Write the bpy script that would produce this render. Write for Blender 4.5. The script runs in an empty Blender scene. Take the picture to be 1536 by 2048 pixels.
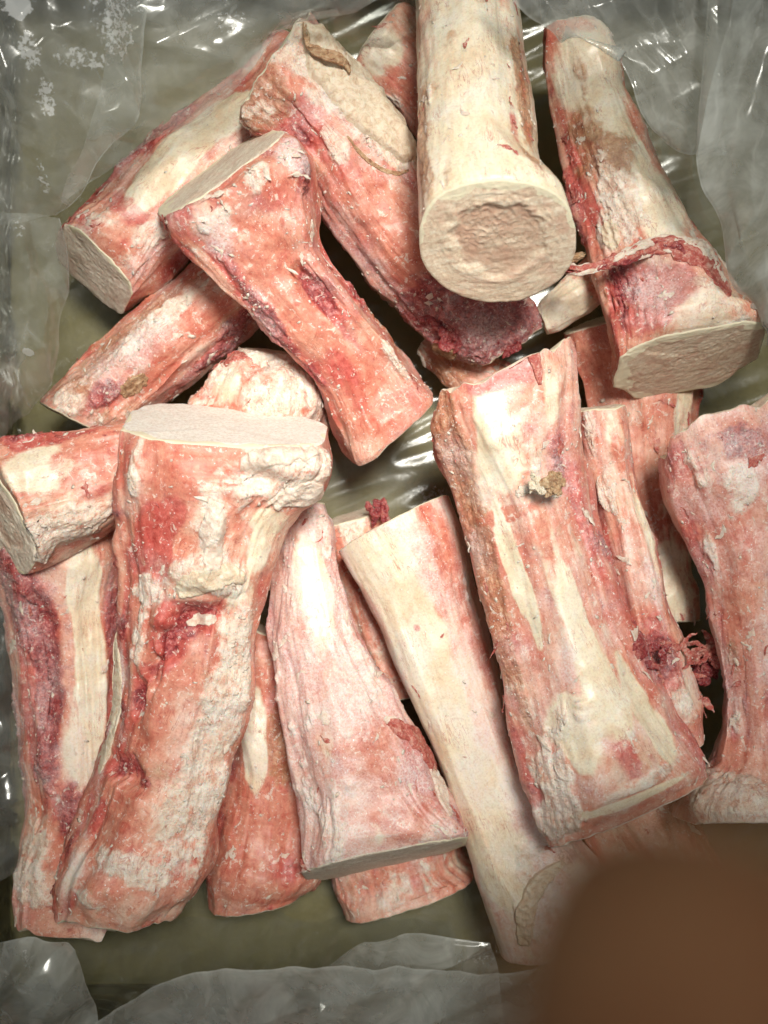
import bpy, math, random
import numpy as np
from mathutils import Vector

# ------------------------------------------------------------------ camera, light, exposure
sc = bpy.context.scene
CAMZ = 0.70
TANH = 1.0 / 3.0                       # half width / distance
cam_d = bpy.data.cameras.new('camera')
cam = bpy.data.objects.new('camera', cam_d); sc.collection.objects.link(cam)
cam.location = (0, 0, CAMZ); cam.rotation_euler = (0, 0, 0)
cam_d.sensor_fit = 'HORIZONTAL'; cam_d.sensor_width = 36.0
cam_d.lens = 18.0 / TANH
cam_d.clip_start = 0.005; cam_d.clip_end = 50
cam_d.dof.use_dof = True; cam_d.dof.focus_distance = 0.592
cam_d.dof.aperture_fstop = cam_d.lens / 1000.0 / 0.0062
sc.camera = cam

w = bpy.data.worlds.new('World'); sc.world = w; w.use_nodes = True
bg = w.node_tree.nodes['Background']
bg.inputs[0].default_value = (0.90, 1.0, 0.95, 1); bg.inputs[1].default_value = 0.24

def spot_lamp(name, loc, target, radius, power, col, angle, blend):
    d = bpy.data.lights.new(name, 'SPOT'); d.shadow_soft_size = radius; d.energy = power; d.color = col
    d.spot_size = math.radians(angle); d.spot_blend = blend
    o = bpy.data.objects.new(name, d); sc.collection.objects.link(o); o.location = loc
    o.rotation_euler = (Vector(target) - Vector(loc)).to_track_quat('-Z', 'Y').to_euler()
    return o
# one overhead lamp whose beam falls on the middle of the box and fades towards its sides
spot_lamp('overhead_lamp', (0.17, 0.39, 1.42), (-0.030, 0.040, 0.08), 0.20, 144.0, (1.0, 0.955, 0.86), 25.0, 0.85)

sc.view_settings.view_transform = 'Standard'; sc.view_settings.look = 'None'
sc.view_settings.exposure = 0.0; sc.view_settings.gamma = 1.0
sc.render.engine = 'CYCLES'
sc.cycles.use_denoising = True; sc.cycles.use_adaptive_sampling = True; sc.cycles.adaptive_threshold = 0.03
sc.cycles.max_bounces = 8; sc.cycles.transparent_max_bounces = 24
sc.cycles.sample_clamp_indirect = 6.0

def at(px, py, z):                     # a point of the 1536x2048 photograph at height z
    k = TANH * (CAMZ - z) / 768.0
    return np.array([(px - 768.0) * k, (1024.0 - py) * k, z])

# ------------------------------------------------------------------ numpy noise
_rng = np.random.RandomState(7)
_perm = _rng.permutation(256).astype(np.int64); _perm = np.concatenate([_perm, _perm])
_g = _rng.normal(size=(256, 3)); _g /= np.linalg.norm(_g, axis=1)[:, None]
def perlin(p):
    i = np.floor(p).astype(np.int64); f = p - i; i &= 255
    u = f * f * f * (f * (f * 6 - 15) + 10)
    def corner(a, b, c):
        h = _perm[_perm[_perm[(i[:, 0] + a) & 255] + ((i[:, 1] + b) & 255)] + ((i[:, 2] + c) & 255)]
        g = _g[h]
        return g[:, 0] * (f[:, 0] - a) + g[:, 1] * (f[:, 1] - b) + g[:, 2] * (f[:, 2] - c)
    def lx(b, c):
        n0 = corner(0, b, c); return n0 + u[:, 0] * (corner(1, b, c) - n0)
    def ly(c):
        n0 = lx(0, c); return n0 + u[:, 1] * (lx(1, c) - n0)
    n0 = ly(0)
    return (n0 + u[:, 2] * (ly(1) - n0)) * 1.5
def fbm(p, o=4, ridge=False):
    s = 0; a = 1.0; t = 0
    for k in range(o):
        n = perlin(p * (2.03 ** k) + 17.3 * k)
        if ridge: n = 1 - 2 * np.abs(n)
        s = s + a * n; t += a; a *= 0.5
    return s / t
def sst(a, b, x):
    x = np.clip((x - a) / (b - a), 0, 1); return x * x * (3 - 2 * x)

# ------------------------------------------------------------------ materials
class NT:
    def __init__(s, name):
        s.m = bpy.data.materials.new(name); s.m.use_nodes = True
        s.t = s.m.node_tree; s.t.nodes.clear()
        s.out = s.t.nodes.new('ShaderNodeOutputMaterial')
    def n(s, typ, ins=None, **kw):
        d = s.t.nodes.new(typ)
        for k, v in kw.items(): setattr(d, k, v)
        for k, v in (ins or {}).items(): s.set(d.inputs[k], v)
        return d
    def set(s, sock, v):
        if hasattr(v, 'is_output'): s.t.links.new(v, sock)
        elif isinstance(v, (tuple, list)) and len(v) == 3 and sock.type == 'RGBA': sock.default_value = (*v, 1)
        else: sock.default_value = v
    def math(s, op, a, b=0.0, c=0.0, clamp=False):
        return s.n('ShaderNodeMath', {0: a, 1: b, 2: c}, operation=op, use_clamp=clamp).outputs[0]
    def mix(s, f, a, b):
        d = s.n('ShaderNodeMix', data_type='RGBA', clamp_factor=True)
        s.set(d.inputs[0], f); s.set(d.inputs[6], a); s.set(d.inputs[7], b); return d.outputs[2]
    def noise(s, vec, scale, detail=3, rough=0.55, dist=0.0):
        return s.n('ShaderNodeTexNoise', {'Vector': vec, 'Scale': scale, 'Detail': detail, 'Roughness': rough, 'Distortion': dist}).outputs[0]
    def sm(s, x, a, b, lo=0.0, hi=1.0):
        d = s.n('ShaderNodeMapRange', {0: x, 1: a, 2: b, 3: lo, 4: hi}, interpolation_type='SMOOTHSTEP'); return d.outputs[0]
    def ramp(s, f, pts):
        d = s.n('ShaderNodeValToRGB', {0: f}); e = d.color_ramp.elements
        while len(e) < len(pts): e.new(0.5)
        for q, (p, c) in zip(e, pts): q.position = p; q.color = (*c, 1)
        return d.outputs[0]
    def end(s, sh, disp=None):
        s.t.links.new(sh, s.out.inputs[0]); return s.m

def bone_material():
    t = NT('frozen_bone')
    pos = t.n('ShaderNodeNewGeometry').outputs['Position']
    a1 = t.n('ShaderNodeAttribute', attribute_name='m1'); a2 = t.n('ShaderNodeAttribute', attribute_name='m2')
    fib = t.n('ShaderNodeAttribute', attribute_name='fib').outputs['Vector']
    s1 = t.n('ShaderNodeSeparateColor', {0: a1.outputs['Color']}); s2 = t.n('ShaderNodeSeparateColor', {0: a2.outputs['Color']})
    cream, fat, meat, brown = s1.outputs[0], s1.outputs[1], s1.outputs[2], a1.outputs['Alpha']
    frost, blood, deep, wet = s2.outputs[0], s2.outputs[1], s2.outputs[2], a2.outputs['Alpha']
    nA = t.noise(pos, 70, 5, 0.6, 0.4); nB = t.noise(pos, 330, 4, 0.65, 0.6); nC = t.noise(pos, 900, 2, 0.6)
    nF = t.noise(fib, 420, 4, 0.6, 0.5)
    nM = t.noise(pos, 150, 7, 0.68, 0.7)
    nE = t.math('ADD', t.math('MULTIPLY', nM, 0.78), t.math('MULTIPLY', nF, 0.22))
    def edge(m, amt=0.45, w=0.16, src=None):
        v = t.math('MULTIPLY_ADD', t.math('SUBTRACT', src or nE, 0.5), amt * 3.6, m)
        return t.sm(v, 0.5 - w, 0.5 + w)
    # flesh membrane over the bone
    f = t.math('ADD', t.math('MULTIPLY', t.noise(pos, 42, 7, 0.62, 0.6), 0.74), t.math('MULTIPLY', nF, 0.26))
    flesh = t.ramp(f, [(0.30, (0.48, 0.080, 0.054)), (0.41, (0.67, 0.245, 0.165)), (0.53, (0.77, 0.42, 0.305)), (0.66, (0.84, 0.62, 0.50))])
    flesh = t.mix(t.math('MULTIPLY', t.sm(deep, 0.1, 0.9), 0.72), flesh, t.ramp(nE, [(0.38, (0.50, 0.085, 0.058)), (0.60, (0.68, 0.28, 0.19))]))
    col = flesh
    # cream bone showing
    cc = t.ramp(f, [(0.34, (0.76, 0.58, 0.40)), (0.48, (0.81, 0.70, 0.53)), (0.62, (0.84, 0.78, 0.66))])
    cm = edge(cream, 0.22, 0.24)
    col = t.mix(cm, col, cc)
    # blood tint
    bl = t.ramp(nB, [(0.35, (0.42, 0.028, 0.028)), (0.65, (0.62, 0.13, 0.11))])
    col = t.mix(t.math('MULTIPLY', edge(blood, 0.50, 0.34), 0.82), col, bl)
    # dried brown
    bcol = t.ramp(nE, [(0.38, (0.25, 0.085, 0.035)), (0.50, (0.42, 0.175, 0.08)), (0.60, (0.58, 0.33, 0.18))])
    col = t.mix(t.math('MULTIPLY', edge(brown, 0.80, 0.34), 0.74), col, bcol)
    # meat
    mcol = t.ramp(nB, [(0.30, (0.12, 0.010, 0.014)), (0.48, (0.30, 0.032, 0.038)), (0.60, (0.46, 0.11, 0.10)), (0.72, (0.66, 0.36, 0.34))])
    mm = edge(meat, 0.60, 0.36)
    col = t.mix(t.math('MULTIPLY', mm, 0.94), col, mcol)
    # fat, membrane flakes
    fcol = t.ramp(t.noise(pos, 160, 5, 0.65, 0.5), [(0.32, (0.70, 0.48, 0.37)), (0.46, (0.82, 0.69, 0.57)), (0.60, (0.88, 0.82, 0.73))])
    fm = edge(fat, 0.52, 0.30)
    fcol = t.mix(t.sm(nE, 0.50, 0.36), fcol, (0.66, 0.36, 0.26))
    col = t.mix(t.math('MULTIPLY', fm, 0.88), col, fcol)
    # fine mottling: crimson flecks and white specks of fat on the rough skin, little of it on bare smooth bone
    sp = t.noise(pos, 250, 6, 0.72, 0.9); busy = t.math('MULTIPLY_ADD', cm, -0.8, 1.0)
    col = t.mix(t.math('MULTIPLY', t.math('MULTIPLY', t.sm(sp, 0.44, 0.34), busy), 0.50), col, (0.42, 0.055, 0.042))
    col = t.mix(t.math('MULTIPLY', t.math('MULTIPLY', t.sm(sp, 0.565, 0.64), busy), 0.72), col, (0.84, 0.73, 0.64))
    # white flecks and thin torn membrane
    fl = t.sm(t.noise(fib, 520, 6, 0.72, 1.2), 0.60, 0.70)
    col = t.mix(t.math('MULTIPLY', t.math('MULTIPLY', fl, t.sm(nA, 0.38, 0.62)), 0.60), col, (0.82, 0.70, 0.60))
    vn = t.sm(t.math('ABSOLUTE', t.math('SUBTRACT', t.noise(fib, 240, 4, 0.6, 1.5), 0.5)), 0.022, 0.004)
    col = t.mix(t.math('MULTIPLY', t.math('MULTIPLY', vn, t.sm(t.noise(pos, 55, 2), 0.48, 0.62)), 0.55), col, (0.42, 0.07, 0.05))
    col = t.n('ShaderNodeMix', {0: 1.0, 6: col, 7: t.ramp(t.math('ADD', t.math('MULTIPLY', nB, 0.45), t.math('MULTIPLY', nC, 0.55)), [(0.34, (0.86, 0.80, 0.79)), (0.50, (1.0, 1.0, 1.0)), (0.66, (1.06, 1.07, 1.08))])}, data_type='RGBA', blend_type='MULTIPLY').outputs[2]
    # frost: pale bloom and crystals
    fz = t.math('MULTIPLY', edge(frost, 0.22, 0.42), t.sm(nC, 0.36, 0.62, 0.45, 1.0))
    col = t.mix(t.math('MULTIPLY', fz, 0.68), col, (0.84, 0.75, 0.75))
    vo = t.n('ShaderNodeTexVoronoi', {'Vector': pos, 'Scale': 950.0, 'Randomness': 1.0})
    rnd = t.n('ShaderNodeSeparateColor', {0: vo.outputs['Color']}).outputs[0]
    th = t.math('MULTIPLY_ADD', frost, -0.10, 0.968)
    spk = t.math('MULTIPLY', t.math('GREATER_THAN', rnd, th), t.sm(vo.outputs['Distance'], 0.40, 0.22))
    col = t.mix(t.math('MULTIPLY', spk, 0.8), col, (0.88, 0.84, 0.84))
    # relief
    bsrc = t.math('ADD', t.math('MULTIPLY', nB, 0.5), t.math('ADD', t.math('MULTIPLY', nC, 0.35), t.math('MULTIPLY', t.noise(fib, 900, 3, 0.6), 0.35)))
    bsrc = t.math('ADD', bsrc, t.math('MULTIPLY', fm, 0.12)); bsrc = t.math('ADD', bsrc, t.math('MULTIPLY', spk, 0.5))
    rgh = t.math('MAXIMUM', fm, t.math('MAXIMUM', mm, t.math('MULTIPLY', edge(brown, 0.62, 0.26), 0.9)))
    smooth = t.math('MULTIPLY_ADD', rgh, 0.72, 0.20)
    bump = t.n('ShaderNodeBump', {'Strength': t.math('MULTIPLY', smooth, 1.0), 'Distance': 0.0016, 'Height': bsrc})
    rough = t.math('ADD', t.math('MULTIPLY', nC, 0.30), t.math('MULTIPLY_ADD', wet, -0.12, 0.36))
    rough = t.math('SUBTRACT', rough, t.math('MULTIPLY', spk, 0.35))
    p = t.n('ShaderNodeBsdfPrincipled', {'Base Color': col, 'Roughness': rough, 'Normal': bump.outputs[0], 'Specular IOR Level': 0.5, 'Coat Weight': t.math('MULTIPLY', wet, 0.10, clamp=True), 'Coat Roughness': 0.22,
        'Subsurface Weight': 0.28, 'Subsurface Radius': (1.0, 0.40, 0.25), 'Subsurface Scale': 0.004})
    return t.end(p.outputs[0])

def cut_material():
    t = NT('sawn_bone')
    pos = t.n('ShaderNodeNewGeometry').outputs['Position']
    a1 = t.n('ShaderNodeAttribute', attribute_name='m1'); s1 = t.n('ShaderNodeSeparateColor', {0: a1.outputs['Color']})
    saw = t.n('ShaderNodeAttribute', attribute_name='fib').outputs['Vector']
    rad, tone, rind, pink = s1.outputs[0], s1.outputs[1], s1.outputs[2], a1.outputs['Alpha']
    n1 = t.noise(pos, 90, 5, 0.6, 0.3); n2 = t.noise(pos, 620, 5, 0.75, 0.4); n3 = t.noise(saw, 420, 5, 0.65)
    c = t.ramp(t.math('ADD', t.math('MULTIPLY', n2, 0.5), t.math('MULTIPLY', n3, 0.5)),
               [(0.34, (0.48, 0.31, 0.22)), (0.48, (0.68, 0.52, 0.38)), (0.62, (0.82, 0.73, 0.59))])
    c = t.mix(t.math('MULTIPLY', tone, 0.92), c, t.ramp(n2, [(0.38, (0.74, 0.66, 0.59)), (0.56, (0.90, 0.87, 0.82))]))
    c = t.mix(t.math('MULTIPLY', t.sm(n1, 0.50, 0.64), t.math('MULTIPLY_ADD', tone, -0.40, 0.45)), c, (0.62, 0.36, 0.27))
    c = t.mix(t.math('MULTIPLY', t.sm(t.math('ADD', pink, t.math('MULTIPLY', t.math('SUBTRACT', n1, 0.5), 1.0)), 0.35, 0.75), 0.7), c, (0.50, 0.30, 0.215))
    c = t.mix(t.sm(t.math('MULTIPLY_ADD', t.math('SUBTRACT', n2, 0.5), 0.5, rind), 0.35, 0.6), c, (0.80, 0.72, 0.54))
    h = t.math('ADD', t.math('MULTIPLY', n2, 0.7), t.math('MULTIPLY', n3, 0.5))
    b = t.n('ShaderNodeBump', {'Strength': 0.6, 'Distance': 0.0010, 'Height': h})
    p = t.n('ShaderNodeBsdfPrincipled', {'Base Color': c, 'Roughness': 0.62, 'Normal': b.outputs[0], 'Specular IOR Level': 0.35,
        'Subsurface Weight': 0.10, 'Subsurface Radius': (1.0, 0.5, 0.3), 'Subsurface Scale': 0.003})
    return t.end(p.outputs[0])

def tissue_material(name, lo, mid, hi, rough=0.45, frost=0.25):
    t = NT(name)
    pos = t.n('ShaderNodeNewGeometry').outputs['Position']
    n1 = t.noise(pos, 300, 6, 0.7, 0.8); n2 = t.noise(pos, 1000, 3, 0.6)
    c = t.ramp(n1, [(0.32, lo), (0.5, mid), (0.68, hi)])
    c = t.mix(t.math('MULTIPLY', t.sm(n2, 0.56, 0.70), frost), c, (0.85, 0.78, 0.77))
    b = t.n('ShaderNodeBump', {'Strength': 0.9, 'Distance': 0.001, 'Height': t.math('ADD', n1, t.math('MULTIPLY', n2, 0.5))})
    p = t.n('ShaderNodeBsdfPrincipled', {'Base Color': c, 'Roughness': rough, 'Normal': b.outputs[0], 'Specular IOR Level': 0.45,
        'Subsurface Weight': 0.15, 'Subsurface Radius': (1.0, 0.35, 0.2), 'Subsurface Scale': 0.004})
    return t.end(p.outputs[0])

def film_material():
    t = NT('clear_liner_film')
    pos = t.n('ShaderNodeNewGeometry').outputs['Position']
    a = t.n('ShaderNodeAttribute', attribute_name='m1'); s = t.n('ShaderNodeSeparateColor', {0: a.outputs['Color']})
    milk, frost = s.outputs[0], s.outputs[1]
    nB = t.noise(pos, 45, 5, 0.6, 0.8); nC = t.noise(pos, 420, 5, 0.7, 0.3)
    mk = t.math('MULTIPLY', milk, t.sm(nB, 0.25, 0.75, 0.55, 1.35), clamp=True)
    fr = t.sm(t.math('MULTIPLY_ADD', t.math('SUBTRACT', nC, 0.5), 1.7, frost), 0.48, 0.66)
    opa = t.math('MAXIMUM', mk, t.math('MULTIPLY', fr, 0.62))
    b = t.n('ShaderNodeBump', {'Strength': 0.12, 'Distance': 0.0010, 'Height': t.math('ADD', t.noise(pos, 70, 3, 0.5, 1.5), t.math('MULTIPLY', fr, 0.4))})
    dif = t.n('ShaderNodeBsdfDiffuse', {'Color': t.mix(fr, (0.62, 0.64, 0.61), (0.84, 0.86, 0.87)), 'Normal': b.outputs[0]})
    trl = t.n('ShaderNodeBsdfTranslucent', {'Color': (0.66, 0.67, 0.64), 'Normal': b.outputs[0]})
    body = t.n('ShaderNodeMixShader', {0: 0.35, 1: dif.outputs[0], 2: trl.outputs[0]})
    clear = t.n('ShaderNodeBsdfTransparent', {0: (0.955, 0.965, 0.95, 1)})
    m1 = t.n('ShaderNodeMixShader', {0: opa, 1: clear.outputs[0], 2: body.outputs[0]})
    gl = t.n('ShaderNodeBsdfGlossy', {'Color': (0.95, 0.97, 0.97, 1), 'Roughness': 0.17, 'Normal': b.outputs[0]})
    gi = t.n('ShaderNodeNewGeometry').outputs['Incoming']
    dt = t.math('ABSOLUTE', t.n('ShaderNodeVectorMath', {0: b.outputs[0], 1: gi}, operation='DOT_PRODUCT').outputs['Value'])
    fres = t.math('MULTIPLY_ADD', t.math('POWER', t.math('SUBTRACT', 1.0, dt, clamp=True), 5.0), 0.80, 0.050)   # both faces of the thin film
    m2 = t.n('ShaderNodeMixShader', {0: fres, 1: m1.outputs[0], 2: gl.outputs[0]})
    return t.end(m2.outputs[0])

def card_material(name, k):
    t = NT(name)
    pos = t.n('ShaderNodeNewGeometry').outputs['Position']
    n1 = t.noise(pos, 14, 5, 0.6, 0.4); n2 = t.noise(pos, 600, 3, 0.6)
    mp = t.n('ShaderNodeMapping', {0: pos, 3: (160, 8, 8)}); n3 = t.noise(mp.outputs[0], 1.0, 2)
    f = t.math('ADD', t.math('MULTIPLY', n1, 0.6), t.math('ADD', t.math('MULTIPLY', n2, 0.25), t.math('MULTIPLY', n3, 0.15)))
    c = t.ramp(f, [(p_, tuple(k * v_ for v_ in c_)) for p_, c_ in ((0.35, (0.115, 0.095, 0.040)), (0.52, (0.18, 0.155, 0.066)), (0.68, (0.235, 0.205, 0.09)))])
    b = t.n('ShaderNodeBump', {'Strength': 0.25, 'Distance': 0.0006, 'Height': t.math('ADD', n2, n3)})
    p = t.n('ShaderNodeBsdfPrincipled', {'Base Color': c, 'Roughness': 0.75, 'Normal': b.outputs[0], 'Specular IOR Level': 0.25})
    return t.end(p.outputs[0])

def skin_material():
    t = NT('skin')
    pos = t.n('ShaderNodeNewGeometry').outputs['Position']
    n1 = t.noise(pos, 130, 4, 0.6); n2 = t.noise(pos, 1400, 3, 0.6)
    c = t.ramp(n1, [(0.35, (0.080, 0.030, 0.013)), (0.65, (0.125, 0.068, 0.034))])  # darkened all over, in place of the phone's shadow on the finger
    b = t.n('ShaderNodeBump', {'Strength': 0.3, 'Distance': 0.0004, 'Height': n2})
    p = t.n('ShaderNodeBsdfPrincipled', {'Base Color': c, 'Roughness': 0.85, 'Normal': b.outputs[0], 'Specular IOR Level': 0.08,
        'Subsurface Weight': 0.1, 'Subsurface Radius': (1, .3, .15), 'Subsurface Scale': 0.002})
    return t.end(p.outputs[0])

M = dict(bone=bone_material(), cut=cut_material(), film=film_material(), card=card_material('brown_cardboard', 1.0), base=card_material('lit_cardboard', 1.25), skin=skin_material(),  # floor board coloured paler to stand in for light in the central gap
    marrow=tissue_material('marrow', (0.34, 0.22, 0.17), (0.48, 0.34, 0.27), (0.58, 0.46, 0.37), 0.5, 0.1),
    meat=tissue_material('frozen_meat', (0.12, 0.010, 0.014), (0.28, 0.032, 0.036), (0.50, 0.17, 0.14), 0.42, 0.30),
    red=tissue_material('red_sinew', (0.30, 0.03, 0.03), (0.50, 0.13, 0.10), (0.70, 0.42, 0.34), 0.42, 0.35),
    fat=tissue_material('pale_fat', (0.58, 0.40, 0.27), (0.77, 0.64, 0.48), (0.85, 0.78, 0.66), 0.55, 0.2),
    brownfat=tissue_material('dried_sinew', (0.22, 0.10, 0.05), (0.45, 0.27, 0.15), (0.66, 0.50, 0.33), 0.6, 0.1),
    crumb=tissue_material('fat_crumb', (0.66, 0.45, 0.36), (0.80, 0.66, 0.55), (0.87, 0.80, 0.73), 0.5, 0.3),
    nail=tissue_material('nail', (0.12, 0.07, 0.05), (0.15, 0.09, 0.06), (0.18, 0.11, 0.08), 0.3, 0.0))

# ------------------------------------------------------------------ scene helpers
COL = sc.collection
def link(o, parent=None):
    COL.objects.link(o)
    if parent is not None: o.parent = parent
    return o
def thing(name, label, cat, loc, group=None):
    o = bpy.data.objects.new(name, None); o.empty_display_size = 0.02; COL.objects.link(o)
    o.location = loc; o['label'] = label; o['category'] = cat
    if group: o['group'] = group
    return o
def grid_mesh(name, P, closed=False, caps=False):
    nu, nv = P.shape[:2]; me = bpy.data.meshes.new(name)
    idx = np.arange(nu * nv).reshape(nu, nv)
    jj = nv if closed else nv - 1
    a = idx[:-1, :jj]; b = np.roll(idx, -1, 1)[:-1, :jj]; c = np.roll(idx, -1, 1)[1:, :jj]; d = idx[1:, :jj]
    q = np.stack([a, b, c, d], -1).reshape(-1, 4)
    nf = len(q); fl = q.ravel()
    starts = np.arange(nf) * 4
    if caps:
        fl = np.concatenate([fl, idx[-1]]); starts = np.append(starts, nf * 4); nf += 1
    me.vertices.add(nu * nv); me.vertices.foreach_set('co', P.reshape(-1).astype(np.float32))
    me.loops.add(len(fl)); me.loops.foreach_set('vertex_index', fl.astype(np.int32))
    me.polygons.add(nf); me.polygons.foreach_set('loop_start', starts.astype(np.int32))
    me.update(calc_edges=True); me.validate()
    me.polygons.foreach_set('use_smooth', np.ones(len(me.polygons), dtype=bool))
    return me
def set_col(me, name, rgba):
    at_ = me.attributes.new(name, 'FLOAT_COLOR', 'POINT'); at_.data.foreach_set('color', np.clip(rgba, -1, 2).astype(np.float32).ravel())
def set_vec(me, name, v):
    at_ = me.attributes.new(name, 'FLOAT_VECTOR', 'POINT'); at_.data.foreach_set('vector', v.astype(np.float32).ravel())
def add_obj(name, me, mat, parent, base):
    me.materials.append(mat); o = bpy.data.objects.new(name, me); link(o, parent); return o
def catmull(K, t):
    K = np.asarray(K, float); n = len(K)
    x = np.clip(t, 0, 1) * (n - 1); i = np.minimum(x.astype(int), n - 2); f = (x - i)[:, None]
    p1, p2 = K[i], K[i + 1]
    p0 = np.where((i > 0)[:, None], K[np.maximum(i - 1, 0)], 2 * p1 - p2)
    p3 = np.where((i < n - 2)[:, None], K[np.minimum(i + 2, n - 1)], 2 * p2 - p1)
    m1 = (p2 - p0) * 0.5; m2 = (p3 - p1) * 0.5
    f2 = f * f; f3 = f2 * f
    return (2*f3 - 3*f2 + 1) * p1 + (f3 - 2*f2 + f) * m1 + (-2*f3 + 3*f2) * p2 + (f3 - f2) * m2
def grid_normals(P, closed):
    du = np.gradient(P, axis=0)
    if closed: dv = (np.roll(P, -1, 1) - np.roll(P, 1, 1)) * 0.5
    else: dv = np.gradient(P, axis=1)
    n = np.cross(du, dv); return n / (np.linalg.norm(n, axis=2, keepdims=True) + 1e-12)

# ------------------------------------------------------------------ lumps, straps and crumbs
def ico(n=2):
    import bmesh
    bm = bmesh.new(); bmesh.ops.create_icosphere(bm, subdivisions=n, radius=1.0)
    v = np.array([x.co[:] for x in bm.verts]); f = np.array([[q.index for q in p.verts] for p in bm.faces]); bm.free()
    return v, f
ICO1 = ico(1); ICO5 = ico(5)
def lump(name, mat, parent, base, c, axes, seed, rough=0.35, freq=1.6):
    """an irregular ragged lump of tissue: axes = three half-axis vectors"""
    v, f = ICO5
    q = v * freq + seed * 3.71
    d = 1 + rough * fbm(q, 4) + rough * 0.6 * fbm(q * 3.1, 4, True)
    p = c + (v * d[:, None]) @ np.array(axes)
    me = bpy.data.meshes.new(name); me.from_pydata((p - base).tolist(), [], f.tolist()); me.update()
    me.polygons.foreach_set('use_smooth', np.ones(len(me.polygons), dtype=bool))
    return add_obj(name, me, mat, parent, base)
def strap(name, mat, parent, base, pts, widths, thick, seed, ragged=0.35):
    """a torn ribbon of tissue along world points"""
    nu, nv = 110, 36
    t = np.linspace(0, 1, nu); C = catmull(pts, t); W = catmull(np.array(widths)[:, None], t)[:, 0]
    jz = np.zeros(nu)
    C = C + 0.0016 * np.stack([fbm(np.stack([t * 6, jz + seed * 1.3, jz + k_ * 7], 1), 3) for k_ in range(3)], 1)
    W = W * (1 + 0.7 * fbm(np.stack([t * 11, jz + seed, jz + 3], 1), 3))
    T = np.gradient(C, axis=0); T /= np.linalg.norm(T, axis=1)[:, None]
    S = np.cross(T, [0, 0, 1.0]); S /= np.linalg.norm(S, axis=1)[:, None] + 1e-9
    U = np.cross(S, T)
    th = np.linspace(0, 2*np.pi, nv, endpoint=False)
    tw = 0.5 * np.sin(t * 5 + seed)
    R = np.zeros((nu, nv, 3))
    cs, sn = np.cos(th)[None, :, None], np.sin(th)[None, :, None]
    S2 = (S * np.cos(tw)[:, None] + U * np.sin(tw)[:, None])[:, None, :]; U2 = (-S * np.sin(tw)[:, None] + U * np.cos(tw)[:, None])[:, None, :]
    endt = np.sqrt(np.clip(1 - (2*t - 1) ** 8, 0.02, 1))[:, None, None]
    P = C[:, None, :] + S2 * cs * (W[:, None, None] * endt) + U2 * sn * thick * endt
    q = P.reshape(-1, 3); fibq = np.stack([np.repeat(t, nv) * 7, np.tile(np.cos(th) * 2.2, nu), np.tile(np.sin(th) * 1.2, nu)], 1) + seed * 5.1
    n = grid_normals(P, True).reshape(-1, 3)
    d = (0.5 * fbm(fibq, 4) + 0.5 * fbm(q * 160 + seed, 4, True)) * ragged * np.repeat(W, nv)
    P = (q - n * d[:, None] * -1).reshape(nu, nv, 3) - base
    me = grid_mesh(name, P, True)
    return add_obj(name, me, mat, parent, base)
def tuft(b, name, mat, px, py, z, n, length, width, seed):
    """frayed tissue: a few torn strands springing from one spot"""
    r = np.random.RandomState(seed); c = at(px, py, z); L = px2m(z, length)
    for i in range(n):
        a = r.uniform(0, 6.28); d = np.array([math.cos(a), math.sin(a), r.uniform(-.3, .35)]); e = np.array([-d[1], d[0], r.uniform(-.3, .3)]) * r.normal() * .5
        o_ = np.array([r.normal(), r.normal(), r.normal() * .4]) * L * .35; l_ = L * r.uniform(.6, 1.2)
        pts = [c + o_ - d * l_ * .5, c + o_ + e * l_ * .25, c + o_ + d * l_ * .5 - e * l_ * .1, c + o_ + d * l_ * .9 + e * l_ * .5]
        wd = px2m(z, width) * r.uniform(.5, 1.2)
        strap(name, mat, b.root, b.base, np.array(pts), [wd * .4, wd, wd * 1.1, wd * .3], wd * .30, seed + i, .6)
def crumbs(parent, base, pos, nrm, seed, smin, smax, mat, name='fat_crumbs'):
    """loose fat crumbs and frost crystals stuck to a bone, joined: too small to pick apart"""
    r = np.random.RandomState(seed); v, f = ICO1; k = len(pos)
    if k == 0: return
    V = []; F = []
    for i in range(k):
        n = nrm[i]; a = np.cross(n, r.normal(size=3)); a /= np.linalg.norm(a) + 1e-9; b = np.cross(n, a)
        s = smin + (smax - smin) * r.rand() ** 3
        ax = np.array([a * s * (0.8 + 1.2 * r.rand() ** 2), b * s * (0.5 + 0.4 * r.rand()), n * s * (0.18 + 0.3 * r.rand())])
        V.append(pos[i] + (v * (0.7 + 0.6 * r.rand(len(v)))[:, None]) @ ax - base); F.append(f + i * len(v))
    me = bpy.data.meshes.new(name); me.from_pydata(np.concatenate(V).tolist(), [], np.concatenate(F).tolist()); me.update()
    me.polygons.foreach_set('use_smooth', np.ones(len(me.polygons), dtype=bool))
    o = add_obj(name, me, mat, parent, base); o['kind'] = 'stuff'
    return o

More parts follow.
